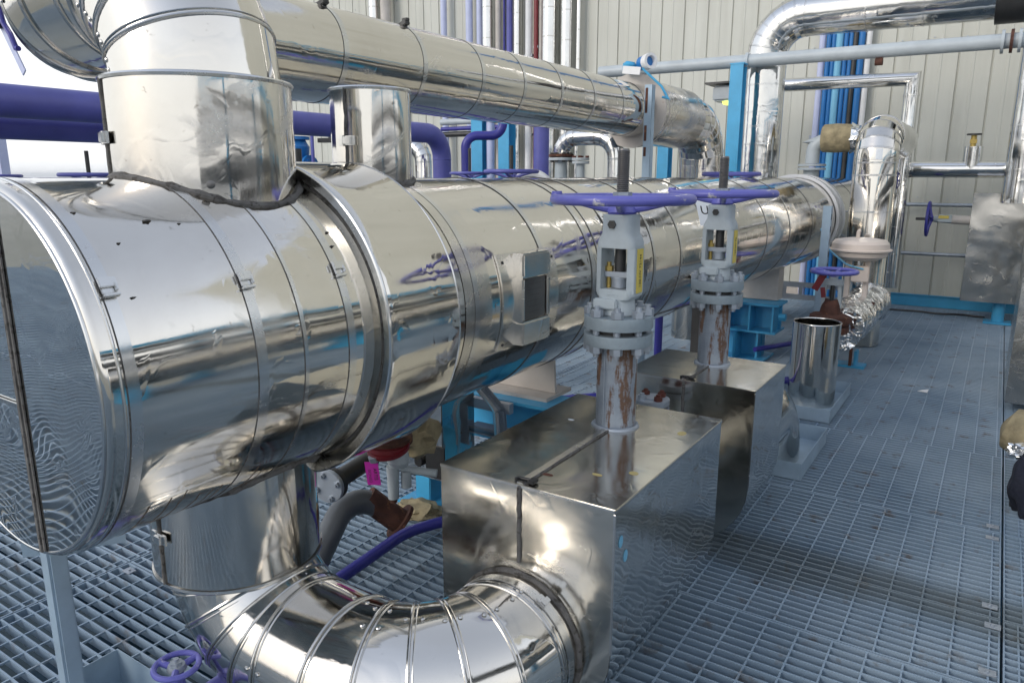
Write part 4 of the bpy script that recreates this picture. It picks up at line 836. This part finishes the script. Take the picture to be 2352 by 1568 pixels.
# ---------------------------------------------------------------- pipes along the wall
WG = 'pipes standing against the cream wall'
wallp = [(-8.909, .088, 'far_clad', 'clad pipe on the wall, leftmost of the upright pipes'), (-8.657, .085, 'beige', 'beige upright duct beside the leftmost clad wall pipe'),
 (-7.5, .049, 'lavender', 'lavender wall pipe standing alone'), (-7.011, .054, 'lavender', 'thick lavender wall pipe, left of a lavender pair'), (-6.826, .046, 'lavender', 'lavender wall pipe touching a clad one'),
 (-6.661, .078, 'far_clad', 'clad wall pipe beside the lavender pair'), (-6.489, .045, 'beige', 'beige wall pipe beside a thin dark purple one'), (-6.40, .018, 'purple_dark', 'thin dark purple wall pipe'), (-6.287, .047, 'purple', 'bright purple wall pipe'),
 (-6.156, .05, 'far_clad', 'clad wall pipe right beside the bright purple one'), (-5.953, .052, 'white', 'white wall pipe beside the maroon one'), (-5.844, .033, 'maroon', 'maroon pipe upright on the cream wall'), (-5.764, .027, 'beige', 'thin pinkish wall pipe right of the maroon one'),
 (-5.577, .105, 'far_clad', 'widest clad pipe of the wall group'), (-5.32, .08, 'far_clad', 'clad wall pipe second from the right'), (-5.16, .031, 'far_clad', 'slim clad pipe at right end of the wall group')]
for x, r, mt, lb in wallp:
    y = 9.53 - r; t = thing('wall_pipe', lb, 'pipe', (x, y, -2), WG)
    b = B(); b.cyl((x, y, -2), (x, y, 7), r, seg=28); b.build('pipe', mt, t)
    if mt == 'far_clad':
        b = B()
        for k in range(11): B().lathe([(r, -.008), (r + .003, -.008), (r + .003, .008), (r, .008)], (x, y, 1.1 + .42 * k + random.uniform(-.03, .03) + (x % .3)), (0, 0, 1), 28, False).build('band', 'rib', t)
    else:
        for k in range(3): B().box((x, y + r * .5 + .0, 2.0 + 1.1 * k + (x % .2)), (r * 2.4, r * 1.6, .03)).build('clamp', 'galv', t)
bu = [(-1.955, .035, 'lavender'), (-1.885, .028, 'deep_blue'), (-1.83, .026, 'deep_blue'), (-1.77, .04, 'cable'), (-1.70, .025, 'deep_blue'), (-1.645, .025, 'deep_blue'), (-1.60, .03, 'dark'), (-1.535, .036, 'deep_blue'), (-1.46, .03, 'white')]
bl = ['lavender conduit at left of the blue bundle', 'first blue conduit of the bundle beside the lavender one', 'blue conduit left of the pale blue one', 'pale blue conduit amid the bundle', 'blue conduit right of the pale blue one', 'blue conduit left of the dark one', 'dark conduit in the blue bundle', 'thick bright blue conduit right of the dark one', 'white conduit at right of the blue bundle']
for (x, r, mt), lb in zip(bu, bl):
    b = B(); b.cyl((x, 9.50, -1), (x, 9.50, 7), r, seg=20); tag(b.build('wall_conduit', mt), lb, 'conduit', 'blue conduits on the cream wall')
for z in (1.9, 2.55):
    b = B(); b.box((-1.71, 9.535, z), (.62, .05, .04)); tag(b.build('conduit_rail', 'galv'), 'grey rail clamping the blue conduits, ' + ('lower' if z < 2 else 'upper'), 'rail', 'rails behind the blue conduits')
# big clad pipe, grey pipe, small clad pipe
bc = thing('big_clad_pipe', 'big shiny clad pipe rising behind the exchanger then turning right overhead', 'pipe', (-2.065, 7.6, 0))
ribbed_pipe(bc, [(-2.065, 7.6, -.2), (-2.065, 7.6, 2.905), (1.5, 7.6, 2.87)], [.35], .186, 7, 'far_clad', ribr=.0025, body='cladding')
for z in (1.5, 1.75, 2.05, 2.3, 2.46): B().lathe([(.186, -.008), (.189, -.007), (.189, .007), (.186, .008)], (-2.065, 7.6, z), (0, 0, 1), 48, False).build('band', 'strap', bc)
for x in (-1.2, -.75): B().lathe([(.186, -.008), (.189, -.007), (.189, .007), (.186, .008)], (x, 7.6, 2.893), (1, 0, -.01), 48, False).build('band', 'strap', bc)
b = B(); b.lathe([(.19, 0), (.225, .004), (.225, .5), (.19, .5)], (-.235, 7.6, 2.888), (1, 0, -.01), 40, False); b.build('sleeve', 'dark', bc)
b = B(); b.box((-2.10, 7.435, 1.70), (.12, .004, .05)); b.build('label_plate', 'tag_white', bc)
gr = thing('grey_pipe', 'long light grey pipe with flanged joint crossing to the right edge', 'pipe', (-1.5, 7.3, 2.5))
b = B(); b.cyl((-3.7, 7.3, 2.51), (1.5, 7.3, 2.47), .058, seg=28); b.build('pipe', 'grey_pipe', gr)
for x in (-.16, -.10, -.045): B().lathe([(.09, 0), (.09, .022)], (x, 7.3, 2.48), (1, 0, 0), 28).build('flange', 'grey_pipe' if x != -.10 else 'rust', gr)
B().lathe([(.075, 0), (.075, .03)], (-2.17, 7.3, 2.498), (1, 0, 0), 28).build('flange', 'grey_pipe', gr)
b = B(); b.bar((-1.03, 7.3, 2.45), (-1.03, 7.3, 2.39), .05, .03); b.cyl((-1.06, 7.3, 2.40), (-1.0, 7.3, 2.40), .03); b.build('clamp', 'rust', gr)
sc_ = thing('small_clad_pipe', 'slim clad pipe turning down with a square corner before the wall', 'pipe', (-1.5, 8.6, 2.4))
b = B(); b.tube([(-2.75, 8.6, 2.415), (-.885, 8.6, 2.39), (-.885, 8.6, .3)], .068, 32); b.build('cladding', 'far_clad', sc_, sharp=20)
B().lathe([(.069, 0), (.073, .001), (.073, .02), (.069, .021)], (-.885, 8.6, 2.22), (0, 0, 1), 32, False).build('band', 'strap', sc_)

# ---------------------------------------------------------------- far right group
th = thing('tall_clad_bend', 'broad shiny clad pipe with rounded top bend standing at the exchanger far end', 'pipe', (-.93, 6.9, 0))
ribbed_pipe(th, [(-.925, 6.95, 0.01), (-.925, 6.95, 1.775), (-.925, 8.3, 1.775)], [.20], .172, 6, 'clad_v', ribr=.002)
for z in (1.45, 1.55, 1.15, .55): B().lathe([(.172, -.008), (.1745, -.007), (.1745, .007), (.172, .008)], (-.925, 6.95, z), (0, 0, 1), 64, False).build('band', 'strap', th)
b = B(); b.loft([[Vector((-.925 + .1742 * math.sin(R(a)) , 6.95 - .1742 * math.cos(R(a)), z)) for a in (6, 10, 14, 18, 22)] + [Vector((-.925 + .1732 * math.sin(R(a)), 6.95 - .1732 * math.cos(R(a)), z)) for a in (22, 18, 14, 10, 6)] for z in (1.575, 1.66)], True); b.build('sticker', 'tag_white', th)
ic = thing('insulated_branch', 'branch pipe with bare yellowish insulation and grey elbow left of the broad clad bend', 'pipe', (-1.3, 7.5, 1.78))
b = B(); b.lathe([(.115, 0), (.125, .01), (.13, .12), (.125, .24), (.118, .255)], (-1.47, 7.5, 1.785), (1, 0, 0), 36)
for v in b.bm.verts: v.co += Vector((0, 0, 1)) * .012 * noise.noise(v.co * 14)
b.build('insulation', 'insul', ic)
b = B(); b.lathe([(.12, 0), (.10, .06), (.115, .14), (.11, .3)], (-1.225, 7.5, 1.785), (1, .02, 0), 30)
for v in b.bm.verts: v.co += (v.co - Vector((v.co.x, 7.5, 1.785))) * .35 * noise.noise(v.co * 13)
b.build('foil_wrap', 'foil', ic, sharp=20)
b = B(); b.tube(fillet([(-1.45, 7.5, 1.765), (-1.545, 7.5, 1.765), (-1.545, 7.5, 1.56)], .10, 8)[0], .062, 24); b.build('bare_elbow', 'grey_pipe', ic)
for z in (1.52, 1.555): B().lathe([(.125, 0), (.125, .02)], (-1.545, 7.5, z - .02), (0, 0, 1), 28).build('flange', 'grey_pipe', ic)
B().cyl((-1.545, 7.5, 1.3), (-1.545, 7.5, 1.5), .07).build('neck', 'grey_pipe', ic)
tp = thing('clad_tee', 'slim clad horizontal pipe with tee and capped valve stem reaching the right edge', 'pipe', (-.5, 8.8, 1.5))
b = B(); b.tube([(-1.1, 8.8, 1.515), (.6, 8.8, 1.505)], .083, 32); b.build('cladding', 'far_clad', tp)
for x in (-.52, -.42, -.17, -.10): B().lathe([(.083, -.006), (.086, -.006), (.086, .006), (.083, .006)], (x, 8.8, 1.51), (1, 0, 0), 32, False).build('band', 'strap', tp)
b = B(); b.lathe([(.083, 0), (.083, .22), (.001, .221)], (-.30, 8.8, 1.51), (0, 0, 1), 32); b.build('branch', 'far_clad', tp)
b = B(); b.cyl((-.31, 8.8, 1.72), (-.31, 8.8, 1.84), .025); b.box((-.31, 8.8, 1.78), (.06, .06, .04)); b.build('valve_stem', 'brass', tp)
b = B(); b.lathe([(.065, 0), (.065, .015)], (-.31, 8.8, 1.84), (0, 0, 1), 20); b.build('knob', 'dark', tp)
rv = thing('clad_riser', 'shiny clad riser pipe at the right edge above the insulated box', 'pipe', (.12, 8.4, 1))
b = B(); b.cyl((.135, 8.4, 1.2), (.135, 8.4, 5), .155, seg=40); b.build('cladding', 'far_clad', rv)
for z in (1.5, 1.9, 2.3): B().lathe([(.155, -.008), (.158, -.007), (.158, .007), (.155, .008)], (.135, 8.4, z), (0, 0, 1), 40, False).build('band', 'strap', rv)
rb = thing('insulated_box', 'large dull stainless box on a sky blue post near the right edge', 'box', (.15, 8.7, 0))
b = B(); b.box((.22, 8.75, .755), (.92, .40, 1.06)); b.build('cladding', 'wavy_box', rb, bevel=.006)
b = B(); b.cyl((.10, 8.72, .01), (.10, 8.72, .23), .055); b.box((.10, 8.72, .012), (.24, .2, .02)); b.build('post', 'blue', rb, bevel=.003)
hv = thing('side_valve', 'purple handwheel valve sticking out sideways left of the insulated box', 'valve', (-.45, 8.6, 1.0))
b = B(); handwheel(b, (-.61, 8.62, 1.02), .165, .014, .03, .03, 4, .3, (-1, 0, 0), .01); b.build('handwheel', 'purple_dark', hv)
b = B(); b.cyl((-.72, 8.62, 1.02), (-.5, 8.62, 1.02), .014); b.build('stem', 'dark', hv)
b = B(); b.cyl((-.56, 8.62, 1.02), (-.40, 8.62, 1.02), .03, .04); b.box((-.46, 8.60, 1.03), (.12, .08, .07)); b.build('yoke', 'silver', hv, bevel=.003)
b = B(); b.cyl((-.40, 8.62, 1.02), (-.2, 8.62, 1.015), .045); b.build('branch', 'beige', hv)
b = B(); b.box((-.47, 8.555, 1.045), (.09, .004, .03)); b.build('tag', 'yellow', hv)
sm = thing('small_handwheel', 'small dark purple handwheel under the clad tee behind the broad bend', 'valve', (-.92, 8.6, 1.4))
b = B(); handwheel(b, (-.93, 8.55, 1.40), .075, .01, .02, .015, 4, 0, (-1, -.2, 0), .007); b.build('handwheel', 'purple_dark', sm)
b = B(); b.cyl((-.92, 8.55, 1.40), (-.8, 8.6, 1.45), .012); b.build('stem', 'dark', sm)
for z, lb in ((1.137, 'upper galvanised guard rail before the wall'), (.597, 'lower galvanised guard rail before the wall')):
    b = B(); b.cyl((-1.6, 9.4, z), (.5, 9.4, z), .021, seg=14); tag(b.build('guard_rail', 'galv'), lb, 'rail', 'guard rails along the cream wall')
rp = thing('hanging_duct', 'dark stainless panel hanging at the right edge just above the grating', 'panel', (.4, 5.4, .05))
b = B(); b.box((.50, 5.75, .56), (.68, .80, 1.0)); b.build('cladding', 'dull_box', rp, bevel=.004)
b = B(); b.cyl((.6, 5.8, -.01), (.6, 5.8, .06), .05); b.build('foot', 'dark', rp)
fw = thing('wrapped_pipe_end', 'open end of brown insulation wrapped in foil at the right edge', 'insulation', (.2, 4.1, .2))
b = B(); b.lathe([(.03, 0), (.10, .03), (.125, .10), (.13, .3)], (.135, 4.16, .25), (.95, -.30, -.2), 28)
for v in b.bm.verts: v.co += Vector((0, 0, 1)) * .02 * noise.noise(v.co * 9)
b.build('insulation', 'insul', fw)
b = blob((.285, 3.97, .195), .085, 9, (1.3, .8, .5), .5, 4, 4); b.build('foil', 'foil', fw, sharp=15)
b = blob((.30, 3.72, .12), .13, 4, (1, .8, 1.5), .35, 4, 1.8); tag(b.build('dark_cloth', 'navy'), 'dark navy cloth bundle at the right edge on the grating', 'cloth')
# actuator, rusty valve, perforated post, foil pipe
tr = thing('cable_tray', 'grey ladder cable tray low behind the rear pedestal', 'cable tray', (-1.6, 7.4, .3))
for z in (.30, .42): B().box((-1.62, 7.4, z), (.9, .02, .05)).build('rail', 'galv', tr)
for k in range(6): B().box((-1.98 + .15 * k, 7.41, .36), (.03, .02, .09)).build('rung', 'galv', tr)
fp = thing('foil_wrapped_pipe', 'pipe roughly wrapped in crumpled foil running behind the drum', 'pipe', (-.93, 6, .3))
b = B(); n = 26
pts = [Vector((-.84 + .012 * noise.noise(Vector((k, 2, 0))), 5.45 + 1.35 * k / n, .40 + .012 * noise.noise(Vector((k, 0, 7))))) for k in range(n + 1)]
b.tube(pts, [.150 + .025 * noise.noise(Vector((k * .7, 5, 5))) for k in range(n + 1)], 40)
for v in b.bm.verts:
    d = v.co - Vector((-.84, v.co.y, .40)); v.co += d * (.16 * noise.noise(v.co * 6) + .07 * noise.noise(v.co * 19))
b.build('foil', 'foil', fp, sharp=50)
b = B(); b.box((-.86, 6.05, .012), (.26, .14, .02)); b.box((-.80, 6.05, .07), (.02, .1, .12)); b.build('shoe', 'blue', fp)
b = B(); b.cyl((-.83, 5.98, .02), (-.83, 5.98, .16), .012); b.build('shoe_bolt', 'rust', fp)
rs = thing('rusty_valve', 'heavily rusted valve with small purple handwheel and red tag behind the drum', 'valve', (-.93, 5.45, .4))
rc = Vector((-.91, 5.42, 0))
b = B(); b.lathe([(.135, 0), (.145, .02), (.14, .055), (.10, .065)], rc + Vector((0, 0, .44)), (0, 0, 1), 28); b.lathe([(.14, 0), (.14, .04)], rc + Vector((0, 0, .385)), (0, 0, 1), 28); b.lathe([(.07, .5), (.06, .56), (.04, .60)], rc, (0, 0, 1), 20)
for v in b.bm.verts: v.co += (v.co - rc - Vector((0, 0, .45))) * .12 * noise.noise(v.co * 16)
b.build('bonnet', 'rust', rs)
for q in (-1, 1): B().bar(rc + Vector((q * .055, 0, .55)), rc + Vector((q * .045, 0, .72)), .022, .03).build('yoke_arm', 'silver', rs)
b = B(); b.box(rc + Vector((0, 0, .725)), (.13, .06, .04)); b.cyl(rc + Vector((0, 0, .74)), rc + Vector((0, 0, .78)), .03); b.build('yoke', 'silver', rs, bevel=.004)
b = B(); b.cyl(rc + Vector((0, 0, .56)), rc + Vector((0, 0, .80)), .014); b.build('stem', 'dark', rs)
b = B(); handwheel(b, rc + Vector((0, 0, .80)), .145, .015, .02, .03, 5, .5, (0, 0, 1), .011); b.build('handwheel', 'purple_chip', rs)
b = B(); b.box(rc + Vector((-.075, -.09, .73)), (.045, .004, .12), Matrix.Rotation(R(25), 3, 'Y')); b.box(rc + Vector((-.045, -.08, .66)), (.03, .004, .07), Matrix.Rotation(R(-10), 3, 'Y')); b.build('warning_tag', 'red', rs)
ac = thing('diaphragm_actuator', 'cream mushroom shaped diaphragm actuator on a valve behind the drum', 'actuator', (-.93, 6.1, .4))
a0 = Vector((-.86, 6.12, 0))
b = B(); b.lathe([(.205, .90), (.20, .945), (.18, .97), (.10, .983), (.001, .987)], a0, (0, 0, 1), 48); b.build('upper_case', 'cream', ac)
b = B(); b.lathe([(.215, .888), (.222, .892), (.222, .902), (.215, .906)], a0, (0, 0, 1), 48); b.build('rim', 'cream', ac)
b = B(); b.lathe([(.20, .888), (.19, .85), (.13, .82), (.08, .815)], a0, (0, 0, 1), 48); b.build('lower_case', 'cream', ac)
b = B(); b.tube(fillet([a0 + Vector((-.02, -.02, .98)), a0 + Vector((-.02, -.02, 1.04)), a0 + Vector((.04, -.02, 1.04))], .015, 4)[0][:6], .014, 10); b.build('vent', 'cream', ac)
for q in (-1, 1): B().box(a0 + Vector((q * .065, -.01, .66)), (.035, .06, .32)).build('yoke_leg', 'cream', ac, bevel=.004)
b = B(); b.lathe([(.11, .44), (.12, .47), (.08, .50), (.05, .52)], a0, (0, 0, 1), 24); b.hexn(a0 + Vector((.12, -.05, .45)), (0, 0, 1), .03, .06); b.build('bonnet', 'rust', ac)
b = B(); b.box(a0 + Vector((.03, -.07, .72)), (.12, .05, .12)); b.build('positioner', 'cream', ac, bevel=.006)
b = B(); b.tube(fillet([a0 + Vector((.05, -.10, .76)), a0 + Vector((-.06, -.14, .79)), a0 + Vector((-.18, -.22, .90)), a0 + Vector((-.235, -.30, 1.06))], .12, 6)[0], .007, 8); b.build('air_hose', 'cable', ac)
pp = thing('perforated_post', 'pale grey perforated strut standing before the exchanger far end', 'post', (-1.13, 5.75, 0))
b = B(); b.box((-1.055, 5.77, .62), (.055, .004, 1.22)); b.box((-1.028, 5.795, .62), (.004, .05, 1.22)); b.box((-1.082, 5.795, .62), (.004, .05, 1.22)); b.build('channel', 'grey_post', pp, smooth=False)
for k in range(11): B().box((-1.0255, 5.795, .25 + .09 * k), (.0015, .018, .04)).build('slot', 'ink', pp)
b = B(); b.tube([(-1.5, 5.78, .10), (-.95, 6.9, .10)], .02); tag(b.build('floor_pipe', 'purple_dark'), 'dark purple pipe low over the grating beside the rear pedestal', 'pipe')
b = B(); b.tube([(-2.6, 3.4, .06), (-1.0, 5.25, .06)], .025); tag(b.build('floor_pipe', 'purple_dark'), 'dark purple pipe low over the grating behind the second valve box', 'pipe')
b = B(); b.cyl((-1.68, 4.2, 0), (-1.68, 4.2, .72), .024); tag(b.build('upright_pipe', 'purple_dark'), 'dark purple upright between the two gate valves below the exchanger', 'pipe')
b = B(); b.box((-1.72, 3.95, .35), (.06, .06, .70)); tag(b.build('steel_upright', 'grey_post'), 'grey upright under the exchanger between the two gate valves', 'upright')
b = B(); b.box((-1.62, 4.75, .35), (.07, .07, .70)); tag(b.build('steel_upright', 'dark'), 'dark upright under the exchanger left of the further gate valve', 'upright')
b = B(); b.box((-1.15, 9.36, .10), (.22, .06, .14)); tag(b.build('floor_block', 'lavender'), 'pale block at foot of the wall beside the sky blue kick plate', 'block')
for i, (x, y) in enumerate(((.13, 2.77), (.14, 2.64), (.13, 3.35), (.13, 2.36), (-2.25, 1.36), (-2.55, 1.28), (-2.0, 1.37), (.13, 3.47))):
    t = thing('grating_clip', ['steel saddle clip on the grating near the lower right', 'steel saddle clip clamping the grating near the grey post'][1 if x < 0 else 0], 'clip', (x, y, 0), 'saddle clips on the grating near the grey post' if x < 0 else 'saddle clips on the grating at right')
    b = B(); b.box((x, y, .003), (.045, .03, .004)); b.lathe([(.006, .005), (.006, .010)], (x, y, 0), (0, 0, 1), 8); b.build('clip_plate', 'galv', t)

# ---------------------------------------------------------------- equipment on the right of the walkway (mirrored in the cladding)
hvv = thing('horizontal_vessel', 'stainless clad vessel lying along the right side of the walkway', 'vessel', (2.1, 2, 0))
b = B(); b.lathe([(.01, 1.2), (.3, 1.22), (.43, 1.3), (.45, 1.4)] + [(.45, 2 + .5 * k) for k in range(12)] + [(.43, 7.6), (.01, 7.7)], (2.1, 0, .95), (0, 1, 0), 64); b.build('cladding', 'clad_rough', hvv, sharp=60)
for y in (2.2, 4.4, 6.6): B().box((2.1, y, .27), (.7, .2, .5)).build('saddle', 'blue', hvv)
for y in (2.9, 3.9, 5.2, 6.3): B().lathe([(.45, -.012), (.454, -.012), (.454, .012), (.45, .012)], (2.1, y, .95), (0, 1, 0), 64, False).build('strap', 'strap', hvv)
b = B(); b.cyl((1.75, -2, 1.72), (1.75, 8.9, 1.72), .055); tag(b.build('service_pipe', 'far_clad'), 'clad pipe high along the right side of the walkway', 'pipe')
b = B(); b.cyl((1.9, -2, 1.5), (1.9, 8.9, 1.5), .09); tag(b.build('service_pipe', 'dark_pipe'), 'dark pipe above the vessel right of the walkway', 'pipe')
rk = thing('pipe_rack', 'sky blue pipe rack frame along the right side of the walkway', 'rack', (2.3, 3, 0))
for y in (0.6, 3.4, 6.2, 8.6):
    B().box((2.75, y, 1.1), (.14, .14, 2.2)).build('post', 'blue', rk); B().box((2.3, y, 1.60), (1.1, .1, .1)).build('arm', 'blue', rk)
B().box((2.4, 3.5, 1.93), (.5, 11, .09)).build('cable_tray', 'dark', rk)
B().box((2.78, 3.5, 2.22), (.12, 11, .12)).build('top_beam', 'blue', rk)
b = B(); b.tube([Vector((-1.0 + .09 * k, 8.95 + .10 * noise.noise(Vector((k * .4, 1, 1))), .015)) for k in range(12)], .010, 8); tag(b.build('hose', 'dark'), 'thin dark hose lying on the grating near the wall', 'hose')
b = B(); b.poly([(-.33, 5.55, .004), (-.27, 5.53, .006), (-.265, 5.57, .02), (-.30, 5.59, .006)], (0, 0, 1), .003); tag(b.build('paper_scrap', 'white', smooth=False), 'small white scrap lying on the open grating', 'scrap')
# ---------------------------------------------------------------- far town beyond the platform edge
b = B()
for i in range(220):
    a = R(random.uniform(20, 110)); d = random.uniform(700, 1500); x, y = -d * math.sin(a), d * math.cos(a)
    if random.random() < .35:
        w, h = random.uniform(14, 40), random.uniform(5, 13); b.box((x, y, -8 + h / 2), (w, w, h), Matrix.Rotation(a, 3, 'Z'))
    else:
        bmesh.ops.create_icosphere(b.bm, subdivisions=1, radius=1, matrix=Matrix.Translation((x, y, -8 + 2)) @ Matrix.Diagonal((random.uniform(10, 25), random.uniform(10, 25), random.uniform(4, 9), 1)))
struct(b.build('far_town', 'town', smooth=False), 'stuff')

# ---------------------------------------------------------------- hazy air
hm = bpy.data.materials.new("hazy_air"); hm.use_nodes = True; hn = hm.node_tree; hn.nodes.clear()
ho = hn.nodes.new("ShaderNodeOutputMaterial"); hv_ = hn.nodes.new("ShaderNodeVolumePrincipled")
hv_.inputs["Color"].default_value = (0.93, 0.96, 1, 1); hv_.inputs["Density"].default_value = 0.0007; hv_.inputs["Anisotropy"].default_value = 0.2
hn.links.new(hv_.outputs[0], ho.inputs["Volume"])
M['haze'] = hm
b = B(); b.box((0, 0, 1.3), (5600, 5600, 21)); struct(b.build('haze', 'haze', smooth=False), 'stuff')
